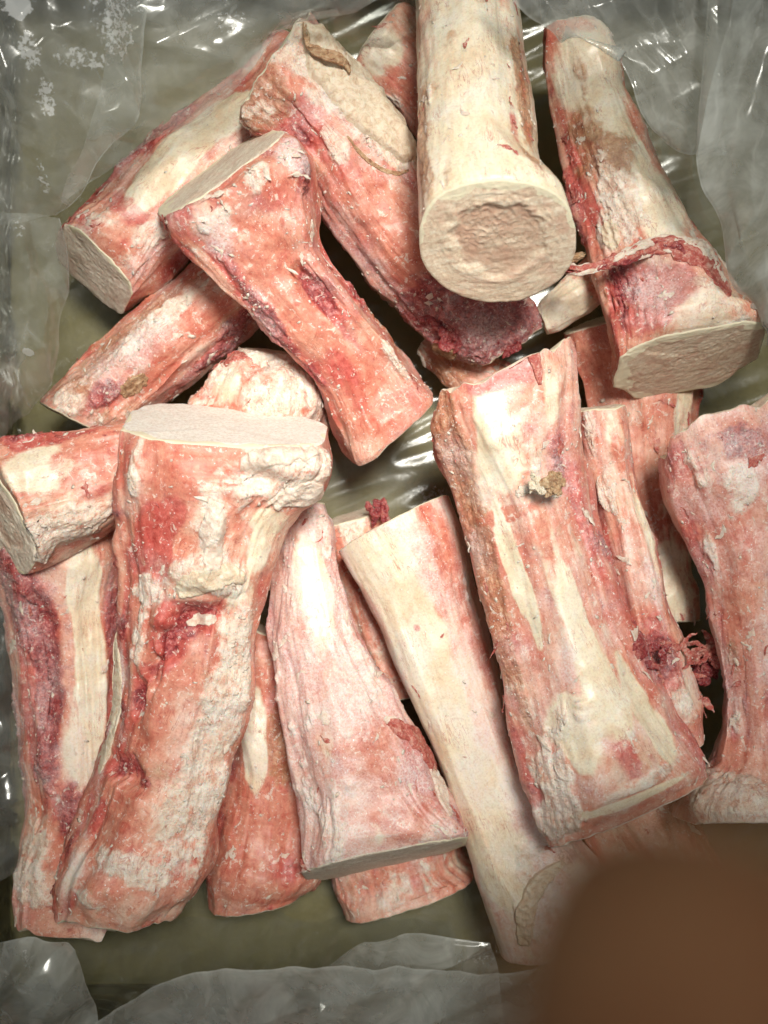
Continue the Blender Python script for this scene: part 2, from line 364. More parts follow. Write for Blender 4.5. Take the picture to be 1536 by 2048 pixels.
def shreds(parent, base, pos, nrm, axs, seed, mat, name):
    """thin torn bits of membrane stuck to a bone, half lifted, joined: too small to pick apart"""
    r = np.random.RandomState(seed); V = []; F = []; nu, nv = 7, 4; c = 0
    qi = [(i * nv + j, i * nv + j + 1, (i + 1) * nv + j + 1, (i + 1) * nv + j) for i in range(nu - 1) for j in range(nv - 1)]
    for i in range(len(pos)):
        n = nrm[i]; a = axs[i] - n * (axs[i] @ n); a /= np.linalg.norm(a) + 1e-9; b = np.cross(n, a)
        an = r.normal() * 0.7; d = a * math.cos(an) + b * math.sin(an); e = np.cross(n, d)
        L = 0.0009 + 0.0048 * r.rand() ** 3; W = L * r.uniform(.12, .38); lift = L * r.uniform(0, .45) * (r.rand() < .55); cur = r.normal() * .35
        t = np.linspace(-1, 1, nu); v = np.linspace(-1, 1, nv)
        wv = W * np.sqrt(np.clip(1 - np.abs(t) ** 2.5, .02, 1)) * (1 + .5 * r.normal(size=nu))
        g = (pos[i] + d * (t * L)[:, None, None] * 1.0 + e * (wv[:, None] * v[None, :])[..., None] + e * (cur * L * t ** 2)[:, None, None]
             + n * (lift * sst(-.2, 1, t)[:, None] + 0.00022 * r.normal(size=(nu, nv)) + 0.0003 - 0.0004 * (v ** 2)[None, :])[..., None])
        V.append(g.reshape(-1, 3) - base); F += [tuple(k + c for k in f) for f in qi]; c += nu * nv
    me = bpy.data.meshes.new(name); me.from_pydata(np.concatenate(V).tolist(), [], F); me.update()
    me.polygons.foreach_set('use_smooth', np.ones(len(me.polygons), dtype=bool))
    o = add_obj(name, me, mat, parent, base); o['kind'] = 'stuff'

# ------------------------------------------------------------------ bones
THETA = np.concatenate([np.linspace(-0.35, math.pi + 0.35, 112, endpoint=False), np.linspace(math.pi + 0.35, 2*math.pi - 0.35, 40, endpoint=False)])
class Bone: pass
def loft(st, nu, sq, lob, seed, sqe=(0, 0), facets=6):
    """st rows: Lx, Ly, Rx, Ry, z, depth ratio, tilt(deg)"""
    K = []
    for (lx, ly, rx, ry, z, dr, ti) in st:
        L = at(lx, ly, z); R = at(rx, ry, z); K.append(np.concatenate([(L + R) / 2, (R - L) / 2, [dr, ti]]))
    K = np.array(K)
    seg = np.linalg.norm(np.diff(K[:, :3], axis=0), axis=1); cum = np.concatenate([[0], np.cumsum(seg)]) / seg.sum()
    t = np.linspace(0, 1, nu)
    kt = np.interp(t, cum, np.linspace(0, 1, len(K)))
    I = catmull(K, kt)
    C, LAT, DR, TI = I[:, :3], I[:, 3:6], I[:, 6], np.radians(I[:, 7])
    AX = np.gradient(C, axis=0); AX /= np.linalg.norm(AX, axis=1)[:, None]
    HW = np.linalg.norm(LAT, axis=1)
    UP = np.cross(LAT, AX); UP /= np.linalg.norm(UP, axis=1)[:, None]
    UP *= np.sign(UP[:, 2])[:, None]
    UP2 = UP * np.cos(TI)[:, None] + AX * np.sin(TI)[:, None]
    th = THETA; sqv = sq + ((sqe[0] or sq) - sq) * sst(.35, 0, t) + ((sqe[1] or sq) - sq) * sst(.65, 1, t); e = (2.0 / sqv)[:, None]
    cth = np.cos(th)[None, :]; sth = np.sin(th)[None, :]
    cx = np.sign(cth) * np.abs(cth) ** e; cy = np.sign(sth) * np.abs(sth) ** e
    r = np.random.RandomState(seed)
    rf = np.random.RandomState(seed + 71)
    for k in range(facets):                       # flat planes worn along the shaft
        t0 = (0.42 + 0.62 * k + rf.uniform(-.18, .18)) if k < 4 else rf.uniform(3.4, 6.0)
        kz = np.zeros(nu)
        lim = (rf.uniform(.70, .84) + 0.10 * perlin(np.stack([t * 3.1, kz + k * 2.3, kz + seed * 1.7], 1)) + 0.34 * sst(.22, 0, t) + 0.34 * sst(.78, 1, t))[:, None]
        ta = t0 + 0.35 * perlin(np.stack([t * 2.0, kz + k * 5.1 + 40, kz + seed], 1))[:, None]
        over = np.maximum(0, cx * np.cos(ta) + cy * np.sin(ta) - lim) * 0.9
        cx = cx - np.cos(ta) * over * 0.8; cy = cy - np.sin(ta) * over
    ph = r.rand(3) * 6.28
    lobm = np.ones((nu, len(th)))
    for k, (m, a) in enumerate(lob):
        lobm += a * np.cos(m * th[None, :] + ph[k] + t[:, None] * 1.2) * np.abs(np.sin(th))[None, :]
    P = C[:, None, :] + lobm[:, :, None] * (LAT[:, None, :] * cx[:, :, None] + (UP2 * (HW * DR)[:, None])[:, None, :] * cy[:, :, None])
    return P, C, AX, HW, t, UP2
def marrow_bone(label, st, patches=(), seed=1, sq=2.3, lob=((2, .03), (3, .05)), nu=200, cr=0.2, fa=0.35, me=0.15, br=0.15, fr=0.35, bl=0.2, dp=0.2,
                wet=0.4, amp=1.0, cuts=(0, 1), cutstyle=None, ncrumb=180, part_of=None, cat='bone', jag=(0, 0), sqe=(0, 0), gvs=1.0, nshred=46, facets=6):
    P, C, AX, HW, t, UP = loft(st, nu, sq, lob, seed, sqe, facets)
    nv = len(THETA)
    so = np.array([seed * 13.7, seed * 7.3, seed * 3.1])
    fib = np.stack([np.repeat(t * (np.linalg.norm(C[-1] - C[0])), nv) * 0.16, (np.cos(THETA)[None, :] * HW[:, None]).ravel(), (np.sin(THETA)[None, :] * HW[:, None]).ravel()], 1) + so * 0.01
    N = grid_normals(P, True); 
    cen = P.mean(axis=1, keepdims=True)
    sgn = np.sign(((P - cen) * N).sum(2).mean()); N = N * sgn
    p = P.reshape(-1, 3); n = N.reshape(-1, 3); q = p + so
    # masks
    tt = np.repeat(t, nv)
    A = fbm(q * 26, 4); B = fbm(fib * 150 + 9, 4); Cn = fbm(q * 75 + A[:, None] * 1.5, 4); D = fbm(q * 40 + 31, 4)
    E = fbm(fib * 330 + 40, 3)
    mk = dict(cream=cr - 0.07 + 0.65 * A + 0.35 * B, fat=fa - 0.20 + 0.75 * Cn + 0.35 * E, meat=me - 0.1 + 0.75 * D + 0.45 * B, brown=br - 0.1 + 0.9 * fbm(q * 55 + 77, 4) + 0.3 * E,
              frost=fr - 0.15 + 0.55 * fbm(q * 48 + 5, 4), blood=bl - 0.1 + 0.8 * fbm(q * 45 + 55, 3) + 0.3 * B, deep=dp + 0.8 * fbm(q * 30 + 88, 3), wet=wet + 0.5 * A)
    gv = sst(0.45, 0.92, fbm(fib * 36 + 50, 4, True) + 0.25 * A)
    gm = sst(0.0, 0.35, fbm(q * 18 + 61, 3)) * gvs
    # each flank gets a darker, redder band, broken up by noise
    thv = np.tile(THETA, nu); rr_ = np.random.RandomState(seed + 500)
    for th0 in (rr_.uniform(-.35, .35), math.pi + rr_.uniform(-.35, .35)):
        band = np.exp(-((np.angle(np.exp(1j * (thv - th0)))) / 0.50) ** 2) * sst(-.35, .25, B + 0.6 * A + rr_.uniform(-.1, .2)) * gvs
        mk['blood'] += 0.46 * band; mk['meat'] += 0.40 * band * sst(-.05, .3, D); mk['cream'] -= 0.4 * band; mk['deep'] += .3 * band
    mk['blood'] += 0.55 * gv * gm; mk['meat'] += 0.62 * gv * gm * sst(0, .3, D + .1); mk['fat'] -= 0.3 * gv; mk['deep'] += 0.3 * gv
    # patches, anchored at the surface point under the given picture position
    kk = 768.0 / (TANH * (CAMZ - p[:, 2])); sx = 768 + p[:, 0] * kk; sy = 1024 - p[:, 1] * kk
    face = n[:, 2] > -0.05
    names = dict(c='cream', f='fat', m='meat', b='brown', s='frost', r='blood', o='deep', w='wet')
    par0 = dict(cream=cr, fat=fa - .2, meat=me - .1, brown=br - .1, frost=fr - .15, blood=bl - .1, deep=dp, wet=wet)
    grain = fbm(q * 130 + 21, 4) + 0.6 * E
    warp = 0.75 * fbm(q * 55 + 3, 6) + 0.45 * E
    lift = np.zeros(len(p))
    for pt in patches:
        kind, px, py, lp, wp, s = pt[:6]; ang = math.radians(pt[6]) if len(pt) > 6 else 0.0
        dd = (sx - px) ** 2 + (sy - py) ** 2 + np.where(face, 0, 1e9); i = int(np.argmin(dd)); c0 = p[i]
        sc_ = TANH * (CAMZ - c0[2]) / 768.0
        ax = AX[i // nv]; sd = np.cross(n[i], ax); sd /= np.linalg.norm(sd) + 1e-9
        a2 = ax * math.cos(ang) + sd * math.sin(ang)
        dv = p - c0; la = dv @ a2; pe = np.linalg.norm(dv - la[:, None] * a2, axis=1)
        r = np.sqrt((la / (lp * sc_)) ** 2 + (pe / (wp * sc_)) ** 2)
        m = sst(1.22, 0.78, r + warp * 0.30) if 'w' in kind else sst(1.40, 0.45, r + warp * 0.75)
        for ch in kind:
            if ch == 'u': lift += m * s * 0.010
            elif ch == 'd': lift -= m * s * 0.006
            elif ch == 'x':
                for k2 in ('fat', 'meat', 'brown', 'blood', 'frost'): mk[k2] = mk[k2] * (1 - 0.8 * m) - 0.25 * m
            else:
                k2 = names[ch]; mk[k2] = mk[k2] + m * (s - 0.04 - par0[k2]) + m * grain * (0.30 if ch in 'fbmr' else 0.12)
                if s > 0:
                    if ch == 'm':
                        mk['blood'] += 0.55 * sst(2.0, 0.7, r + warp * 0.8)
                        mk['fat'] -= m * 0.35; mk['brown'] -= 0.5 * m
                    if ch in 'co':
                        mk['fat'] -= m * 0.45; mk['meat'] -= m * 0.6; mk['brown'] -= m * 0.5; mk['blood'] -= m * 0.4; mk['frost'] -= m * 0.25
                    if ch == 'o': mk['cream'] -= 0.5 * m
                    if ch == 'f': mk['meat'] -= m * 0.5; mk['wet'] -= 0.4 * m
    for k2 in mk: mk[k2] = np.clip(mk[k2], -0.2, 1.2)
    # relief
    F = sst(0.38, 0.62, mk['fat'] + 0.20 * fbm(q * 210, 3)); Mt = sst(0.35, 0.65, mk['meat']); Br = sst(0.3, 0.7, mk['brown'])
    sm = np.clip(0.25 + 0.75 * np.maximum(F, np.maximum(Mt, Br)), 0, 1)
    rg = fbm(fib * 42 + 12, 3, True)
    dsp = amp * (0.0045 * fbm(q * 20 + 4, 3) + 0.0015 * A + 0.0016 * (rg - 0.3) + 0.0016 * fbm(q * 55 + 90, 3))  + sm * 0.0009 * fbm(fib * 260, 3) + sm * 0.0006 * fbm(q * 330, 3)
    dsp += F * (0.0002 + 0.0012 * fbm(q * 120 + fib * 120, 5, True) * (0.4 + 0.6 * sm) + 0.0007 * np.abs(fbm(q * 260, 3))) + Mt * (0.0003 + 0.0016 * fbm(q * 230, 3, True)) + Br * 0.0008 * fbm(q * 300, 3, True)
    dsp += lift - 0.0013 * gv * (1 - 0.7 * np.clip(mk['wet'], 0, 1))
    e0 = sst(0.0, 0.02, tt); e1 = sst(1.0, 0.98, tt)
    edge = np.minimum(e0, e1)
    dsp = dsp * (0.45 + 0.55 * edge)
    p2 = (p + n * dsp[:, None])
    # ragged rim
    rim = (1 - edge)
    axr = np.repeat(AX, nv, 0)
    p2 = p2 + axr * (rim * 0.0013 * fbm(q * 130 + 66, 4) * np.where(tt < 0.5, -1, 1))[:, None]
    thq = np.stack([np.tile(np.cos(THETA), nu), np.tile(np.sin(THETA), nu), np.full(nu * nv, 0.0)], 1)
    for s_, (ja, fall) in zip((0, 1), ((jag[0], sst(0.25, 0, tt)), (jag[1], sst(0.75, 1, tt)))):
        if ja: p2 = p2 + axr * (fall * ja * fbm(thq * 1.7 + seed * 2.9 + s_ * 11, 3))[:, None]
    PP = p2.reshape(P.shape)
    base = np.array([C[:, 0].mean(), C[:, 1].mean(), max(0.0, float(PP[..., 2].min()))])
    if part_of is None:
        root = thing('marrow_bone', label, cat, base.tolist(), 'frozen marrow bones heaped in the lined box'); par = root
    else:
        root = part_of.root; base = part_of.base; par = root
    msh = grid_mesh('shaft', PP - base, True)
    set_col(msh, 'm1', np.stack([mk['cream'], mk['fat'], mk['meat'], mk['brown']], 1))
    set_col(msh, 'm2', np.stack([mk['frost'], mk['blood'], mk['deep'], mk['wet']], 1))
    set_vec(msh, 'fib', fib)
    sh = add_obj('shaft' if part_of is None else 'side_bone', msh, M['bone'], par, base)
    bo = Bone(); bo.root = root; bo.base = base; bo.P = PP; bo.N = N; bo.sx = sx; bo.sy = sy; bo.face = face; bo.AX = AX; bo.nv = nv; bo.par = par
    cutstyle = cutstyle or {}
    for which in cuts:
        cs = dict(tone=0.2, pink=0.15, marrow=0.0, rind=0.12, rough=1.0); cs.update(cutstyle.get(which, {}))
        ring = PP[0] if which == 0 else PP[-1]
        axd = -AX[0] if which == 0 else AX[-1]
        cc = ring.mean(0)
        nrm = np.cross(ring[38] - cc, ring[80] - cc); nrm /= np.linalg.norm(nrm)
        if nrm @ axd < 0: nrm = -nrm
        S = np.concatenate([[1.0, 0.992, 0.98], np.linspace(0.965, 0.012, 76)])
        ft = np.fft.rfft(ring - cc, axis=0); ft[7:] = 0; sring = np.fft.irfft(ft, len(ring), axis=0)
        bl_ = sst(1.0, 0.86, S)[:, None, None]
        R = cc + ((ring - cc)[None] * (1 - bl_) + sring[None] * bl_) * S[:, None, None]
        qq = R.reshape(-1, 3) + so; ss = np.repeat(S, nv)
        wob = fbm(qq * 90, 3) * 0.16
        d = 0.0006 * sst(1.0, 0.98, ss) + cs['rough'] * sst(1.0, 0.88, ss) * (0.0004 * fbm(qq * 260, 3, True) + 0.0006 * fbm(qq * 60 + 9, 3))
        mar = sst(0.62, 0.50, ss + wob) * cs['marrow']
        d -= mar * 0.0010; d += mar * 0.0004 * fbm(qq * 60, 2) + cs['marrow'] * (0.0005 * np.exp(-((ss + wob - 0.64) / 0.07) ** 2) + 0.0005 * sst(0.95, 0.7, ss) * sst(0, .3, fbm(qq * 30 + 3, 2)) * fbm(qq * 240, 2, True))
        R2 = (R.reshape(-1, 3) + nrm * d[:, None]).reshape(R.shape)
        if which == 0: R2 = R2[:, ::-1]; ss_ = S
        m2 = grid_mesh('cut_face', R2 - base, True, True)
        rr = ss.reshape(len(S), nv); wb = wob.reshape(len(S), nv); ma = mar.reshape(len(S), nv)
        if which == 0: rr = rr[:, ::-1]; wb = wb[:, ::-1]; ma = ma[:, ::-1]
        rind = sst(1 - cs['rind'] * 1.3, 1 - cs['rind'] * 0.6, rr + wb * 1.5 - 0.03 + 0.10 * np.sin(np.arange(nv) / nv * 6.28 + seed)[None, :])
        set_col(m2, 'm1', np.stack([rr, np.full_like(rr, cs['tone']), rind, cs['pink'] + 0.60 * ma + 0.3 * wb], -1).reshape(-1, 4))
        sd = ring[76] - ring[20]; sd /= np.linalg.norm(sd); rot = cs.get('saw', 0.5); u1 = np.cross(nrm, sd); u2 = sd * math.cos(rot) + u1 * math.sin(rot); u3 = np.cross(nrm, u2)
        rl = R2.reshape(-1, 3); set_vec(m2, 'fib', np.stack([rl @ u2 * 0.12, rl @ u3, rl @ nrm], 1))
        add_obj('cut_face', m2, M['cut'], par, base)
    if ncrumb:
        r = np.random.RandomState(seed + 99)
        wgt = (0.12 + np.clip(F, 0, 1) + 0.8 * np.clip(mk['frost'], 0, 1)) * (n[:, 2] > -0.1) * (0.3 + edge)
        ii = r.choice(len(p2), ncrumb, p=wgt / wgt.sum())
        crumbs(par, base, p2[ii], n[ii], seed, 0.00025, 0.0014, M['crumb'])
        if nshred:
            ii = r.choice(len(p2), nshred, p=wgt / wgt.sum()); shreds(par, base, p2[ii], n[ii], axr[ii], seed + 5, M['crumb'], 'fat_shreds')
            w2 = (0.03 + sst(.3, .7, mk['meat']) + 0.6 * sst(.3, .7, mk['blood'])) * (n[:, 2] > -0.1) * (0.3 + edge)
            ii = r.choice(len(p2), nshred // 2, p=w2 / w2.sum()); shreds(par, base, p2[ii], n[ii], axr[ii], seed + 6, M['red'], 'meat_shreds')
    return bo
def on(b, px, py, up=0.0):
    """surface point of a bone seen at a picture position"""
    i = int(np.argmin((b.sx - px) ** 2 + (b.sy - py) ** 2 + np.where(b.face, 0, 1e9)))
    return b.P.reshape(-1, 3)[i] + b.N.reshape(-1, 3)[i] * up
def px2m(z, p): return p * TANH * (CAMZ - z) / 768.0
def tag_lump(b, name, mat, px, py, a, w, h, ang, seed, up=0.0, rough=0.35, z=None, freq=1.6):
    c = on(b, px, py, up) if z is None else at(px, py, z)
    a, w, h = px2m(c[2], a), px2m(c[2], w), px2m(c[2], h); an = math.radians(ang)
    ax = [np.array([math.cos(an), -math.sin(an), 0]) * a, np.array([math.sin(an), math.cos(an), 0]) * w, np.array([0, 0, 1.0]) * h]
    return lump(name, mat, b.root, b.base, c, ax, seed, rough, freq)
def tag_strap(b, name, mat, pts, widths, thick, seed, ragged=0.35):
    P = [at(*q) if len(q) == 3 and q[2] > 0 else on(b, q[0], q[1], -q[2] if len(q) == 3 else 0.001) for q in pts]
    return strap(name, mat, b.root, b.base, np.array(P), [px2m(0.1, x) for x in widths], px2m(0.1, thick), seed, ragged)

def flap(b, name, mat, pts, widths, h, seed, ragged=0.55, f=150):
    """a torn sheet of tissue lying on a bone: follows its surface, ragged outline, uneven thickness"""
    nu, nv = 80, 34
    t = np.linspace(0, 1, nu); C = catmull(np.array(pts, float), t); W = catmull(np.array(widths, float)[:, None], t)[:, 0]
    T = np.gradient(C, axis=0); T /= np.linalg.norm(T, axis=1)[:, None]; S = np.stack([-T[:, 1], T[:, 0]], 1)
    v = np.linspace(-1, 1, nv)
    z0 = np.zeros(nu)
    eL = 1 + ragged * fbm(np.stack([t * 7, z0, z0 + seed], 1), 4); eR = 1 + ragged * fbm(np.stack([t * 7, z0 + 9, z0 + seed], 1), 4)
    tap = np.sqrt(np.clip(1 - np.abs(2 * t - 1) ** 5, 0.03, 1))
    off = np.where(v[None, :] < 0, v[None, :] * (W * eL * tap)[:, None], v[None, :] * (W * eR * tap)[:, None])
    X = (C[:, None, :] + S[:, None, :] * off[..., None]).reshape(-1, 2)
    fc = np.where(b.face)[0]; bx, by = b.sx[fc], b.sy[fc]; Q = b.P.reshape(-1, 3)[fc]; Nn = b.N.reshape(-1, 3)[fc]
    PT = np.zeros((len(X), 3)); NN = np.zeros((len(X), 3))
    for i in range(len(X)):
        d = (bx - X[i, 0]) ** 2 + (by - X[i, 1]) ** 2; k = np.argpartition(d, 8)[:8]; w_ = 1 / (d[k] + 4.0); w_ /= w_.sum()
        PT[i] = w_ @ Q[k]; NN[i] = w_ @ Nn[k]
    NN /= np.linalg.norm(NN, axis=1)[:, None]
    q = PT + seed * 1.7
    ed = np.minimum(sst(1.0, 0.72, np.abs(v))[None, :] * np.ones((nu, 1)), np.minimum(sst(0, .07, t), sst(1, .93, t))[:, None]).ravel()
    hh = 0.7 * h * (0.5 + 0.65 * fbm(q * f * 1.3, 4, True) + 0.6 * fbm(q * f * 0.35, 2)) * (0.15 + 0.85 * ed) - 0.0012 * (1 - ed)
    P = (PT + NN * hh[:, None] - b.base).reshape(nu, nv, 3)
    return add_obj(name, grid_mesh(name, P), mat, b.root, b.base)

# ------------------------------------------------------------------ the box
box = thing('cardboard_box', 'open brown cardboard box holding the bones and the plastic liner', 'box', (0, 0, -0.006))
def panel(name, x0, x1, y0, y1, z0, z1, mat='card'):
    import bmesh
    bm = bmesh.new(); bmesh.ops.create_cube(bm, size=1.0)
    for v in bm.verts: v.co = ((x0 + x1) / 2 + v.co.x * (x1 - x0), (y0 + y1) / 2 + v.co.y * (y1 - y0), (z0 + z1) / 2 + v.co.z * (z1 - z0) + 0.006)
    bmesh.ops.bevel(bm, geom=bm.edges[:], offset=0.001, segments=1, affect='EDGES')
    me = bpy.data.meshes.new(name); bm.to_mesh(me); bm.free()
    return add_obj(name, me, M[mat], box, None)
BXL, BXR, BY0, BY1 = -0.228, 0.262, -0.288, 0.325
panel('bottom_panel', BXL, BXR, BY0, BY1, -0.006, -0.001, 'base')  # same board as the walls, coloured lighter as if lit
panel('side_panel', BXL - 0.0055, BXL - 0.0005, BY0, BY1, -0.006, 0.19)
panel('side_panel', BXR + 0.0005, BXR + 0.0055, BY0, BY1, -0.006, 0.19)
panel('end_panel', BXL - 0.0055, BXR + 0.0055, BY1 + 0.0005, BY1 + 0.0055, -0.006, 0.14)
panel('end_panel', BXL - 0.0055, BXR + 0.0055, BY0 - 0.0055, BY0 - 0.0005, -0.006, 0.19)

# ------------------------------------------------------------------ the bones, lower ones first
# behind, half hidden
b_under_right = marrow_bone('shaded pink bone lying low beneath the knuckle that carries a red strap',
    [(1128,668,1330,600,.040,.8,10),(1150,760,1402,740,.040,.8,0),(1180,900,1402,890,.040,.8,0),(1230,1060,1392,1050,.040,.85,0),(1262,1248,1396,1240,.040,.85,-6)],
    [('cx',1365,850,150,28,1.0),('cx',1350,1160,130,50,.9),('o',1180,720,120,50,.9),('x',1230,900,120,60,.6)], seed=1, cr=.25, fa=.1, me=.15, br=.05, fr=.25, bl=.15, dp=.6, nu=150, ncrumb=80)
b_left_low = marrow_bone('bone standing along the box side with a dark meat strip beside a smooth cream band',
    [(5,1090,240,1060,.045,.85,0),(12,1200,246,1190,.045,.85,0),(28,1350,252,1345,.045,.85,0),(42,1500,250,1495,.045,.85,0),(52,1620,240,1615,.046,.85,0),(36,1740,230,1735,.046,.8,0),(36,1812,250,1836,.045,.8,6)],
    [('m',50,1200,120,48,1.5),('md',85,1330,160,30,1.4),('m',95,1460,130,26,1.2),('r',55,1380,200,20,.9),('s',60,1320,200,40,.45),('cxw',170,1180,120,34,1.1),('cxw',185,1350,150,32,1.2),('sc',165,1490,90,45,.9),
     ('m',150,1610,60,30,1.0),('r',60,1420,130,16,.8),('f',70,1720,90,40,.9),('f',90,1790,30,60,.8),('m',225,1240,90,20,.8),('s',30,1480,300,18,.8)], seed=2, sq=2.8, sqe=(0,4.2), jag=(0,.008), cr=.30, fa=.3, me=.2, br=.1, fr=.45, nu=210)
b_wedge = marrow_bone('orange wedge of bone with a pale streak, low beside the flat-topped largest bone',
    [(470,1240,600,1290,.040,.8,0),(455,1430,625,1440,.040,.85,0),(440,1590,650,1600,.040,.85,0),(415,1720,640,1740,.042,.85,0),(418,1806,604,1782,.042,.8,8)],
    [('cxw',510,1480,120,26,1.2),('o',520,1680,110,80,1.1),('r',560,1740,60,40,.7),('b',560,1490,80,28,.9),('m',590,1420,80,20,.7),('o',500,1780,30,80,.9)], seed=3, cr=.1, fa=.15, me=.1, br=.1, fr=.3, dp=.5, nu=160, ncrumb=120)
b_slab = marrow_bone('thin pink bone slab peeking from beneath the sawn block end',
    [(620,1560,900,1500,.026,.75,0),(660,1720,925,1660,.026,.75,0),(690,1828,946,1748,.026,.75,0)],
    [('f',800,1770,30,110,.6),('c',920,1720,30,60,.8)], seed=4, cr=.35, fa=.3, me=.1, fr=.5, nu=90, ncrumb=60)
b_tip = marrow_bone('small bone end tipped with dark red meat above the smooth pale bone',
    [(650,1050,772,1016,.030,.8,10),(655,1130,790,1110,.030,.8,0),(690,1260,830,1230,.030,.8,0),(740,1400,880,1370,.030,.8,0)],
    [('o',668,1100,50,28,1.1),('f',705,1060,50,30,.9)], seed=5, cr=.3, fa=.5, me=.05, br=.2, nu=110, ncrumb=90)
tuft(b_tip, 'meat_strand', M['meat'], 748, 1028, .050, 6, 34, 7, 51)
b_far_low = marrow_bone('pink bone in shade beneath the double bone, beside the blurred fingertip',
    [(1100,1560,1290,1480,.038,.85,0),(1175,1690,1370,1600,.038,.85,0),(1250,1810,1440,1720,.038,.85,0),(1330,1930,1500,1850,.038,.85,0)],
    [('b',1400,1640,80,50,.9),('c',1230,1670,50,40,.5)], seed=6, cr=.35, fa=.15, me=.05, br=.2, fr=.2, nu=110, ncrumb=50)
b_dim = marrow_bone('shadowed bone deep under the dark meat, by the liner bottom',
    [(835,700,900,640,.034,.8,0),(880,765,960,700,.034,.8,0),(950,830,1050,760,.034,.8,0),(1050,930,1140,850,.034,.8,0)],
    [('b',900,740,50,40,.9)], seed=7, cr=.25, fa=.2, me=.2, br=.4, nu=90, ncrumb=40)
b_back = marrow_bone('pale pink bone end tucked behind the upright cream bone, cream patch on top',
    [(702,158,806,18,.045,.8,12),(762,212,880,60,.050,.85,0),(840,300,960,140,.050,.85,0),(920,400,1050,250,.045,.85,0)],
    [('cxw',765,110,40,40,1.1),('o',800,160,60,28,.8),('r',725,190,60,18,.7),('f',780,180,40,40,.5)], seed=8, cr=.4, fa=.25, me=.1, br=.1, nu=120, ncrumb=80)
b_peg = marrow_bone('smooth pale bone tip pointing out below the round sawn face',
    [(1076,612,1098,668,.060,.9,0),(1120,560,1170,640,.062,.9,0),(1180,500,1250,590,.062,.9,0),(1250,430,1330,530,.060,.9,0)],
    [('cxw',1130,610,60,50,.9)], seed=9, gvs=0, nshred=8, cr=.55, fa=.1, me=0, br=.1, fr=.15, nu=90, wet=.7, ncrumb=30)
# left side
b_film = marrow_bone('bone with a beige sawn end and white band, pushed under the crinkled liner',
    [(116,470,258,606,.066,.82,34),(176,404,330,558,.068,.85,14),(250,325,395,490,.066,.85,0),(345,235,485,400,.062,.85,0),(440,175,600,330,.055,.85,0),(560,80,700,230,.05,.85,0)],
    [('cxw',330,330,130,45,1.3),('cxw',440,235,90,40,1.1),('rm',260,290,120,14,.8),('rm',330,255,60,14,.9),('r',250,410,25,50,1.0),('f',200,440,30,45,1.0),('r',170,440,20,40,.9),('f',300,470,70,35,.8),('s',290,530,60,40,.7),('o',220,490,30,40,.7),('r',235,590,30,18,.8)],
    seed=10, sq=2.8, sqe=(4.2,0), cr=.3, fa=.4, me=.05, br=.05, fr=.45, bl=.25, cutstyle={0: dict(tone=.45, pink=.25, rind=.06)}, nu=210)
b_left_mid = marrow_bone('reddish bone with brown mossy stains, beneath the bone pushed under the liner',
    [(82,806,232,880,.050,.85,8),(172,708,300,832,.052,.85,0),(272,615,400,755,.056,.85,0),(390,530,512,648,.056,.85,0),(480,465,610,560,.052,.85,0)],
    [('b',230,690,90,36,1.0),('b',160,770,60,40,1.0),('m',205,790,40,24,.9),('b',330,600,70,30,.9),('f',310,650,110,26,1.0),('o',380,660,120,40,1.1),('fb',130,800,30,40,.9),('s',260,720,120,40,.7),('m',480,640,60,22,.8),('m',440,700,60,18,.9),('o',330,740,60,30,.8)],
    seed=11, cr=.2, fa=.4, me=.1, br=.4, fr=.45, cutstyle={0: dict(tone=.3, rind=.2)}, nu=190)
flap(b_left_mid, 'dried_scrap', M['brownfat'], [(242, 794), (259, 779), (277, 765), (294, 750)], [12, 20, 20, 12], 0.0016, 61, .7, 190)
b_left_edge = marrow_bone('bone with crusted tan underside and red top edge, sawn end against the liner',
    [(-40,950,62,1140,.086,.85,40),(20,882,118,1122,.086,.85,4),(120,862,190,1085,.084,.85,0),(250,842,262,1025,.080,.85,0),(350,815,350,985,.072,.85,0),(440,780,450,950,.066,.85,0)],
    [('cxw',80,935,70,45,1.1),('ow',170,920,80,50,.8),('r',100,878,160,14,.9),('m',30,880,50,14,.9),('f',150,1050,120,46,1.1),('b',130,1030,70,16,.9),('r',190,985,70,14,.7),('f',70,1100,30,40,1.0)],
    seed=12, cr=.45, fa=.3, me=.0, br=.2, fr=.2, wet=.6, amp=.7, cutstyle={0: dict(tone=.4, marrow=.6, rind=.14)}, nu=180)
b_knob = marrow_bone('knobbly fat-crusted bone end poking up behind the knuckle with the flat grey top',
    [(478,700,606,712,.068,.75,22),(402,776,648,800,.072,.80,10),(378,880,652,890,.068,.80,0),(380,1000,620,1010,.060,.8,0),(400,1150,580,1160,.05,.8,0)],
    [('f',590,750,70,50,1.1),('f',520,800,40,60,.9),('c',460,770,40,40,.9),('r',520,715,14,50,1.0),('r',505,790,18,30,.8),('f',440,740,40,30,1.0),('f',560,700,30,40,1.0),('f',620,820,40,30,1.0)],
    seed=13, sq=2.4, cr=.35, fa=.65, me=.0, br=.1, fr=.3, amp=1.8, wet=.2, nu=150, cuts=(0, 1), ncrumb=240)
flap(b_knob, 'fat_scrap', M['crumb'], [(475, 695), (518, 701), (562, 707), (605, 713)], [14, 24, 24, 14], 0.0029, 71, .7, 190)
flap(b_knob, 'red_sinew', M['red'], [(445,735),(480,715),(520,712),(540,722)], [6,9,8,3], 0.0013, 3)
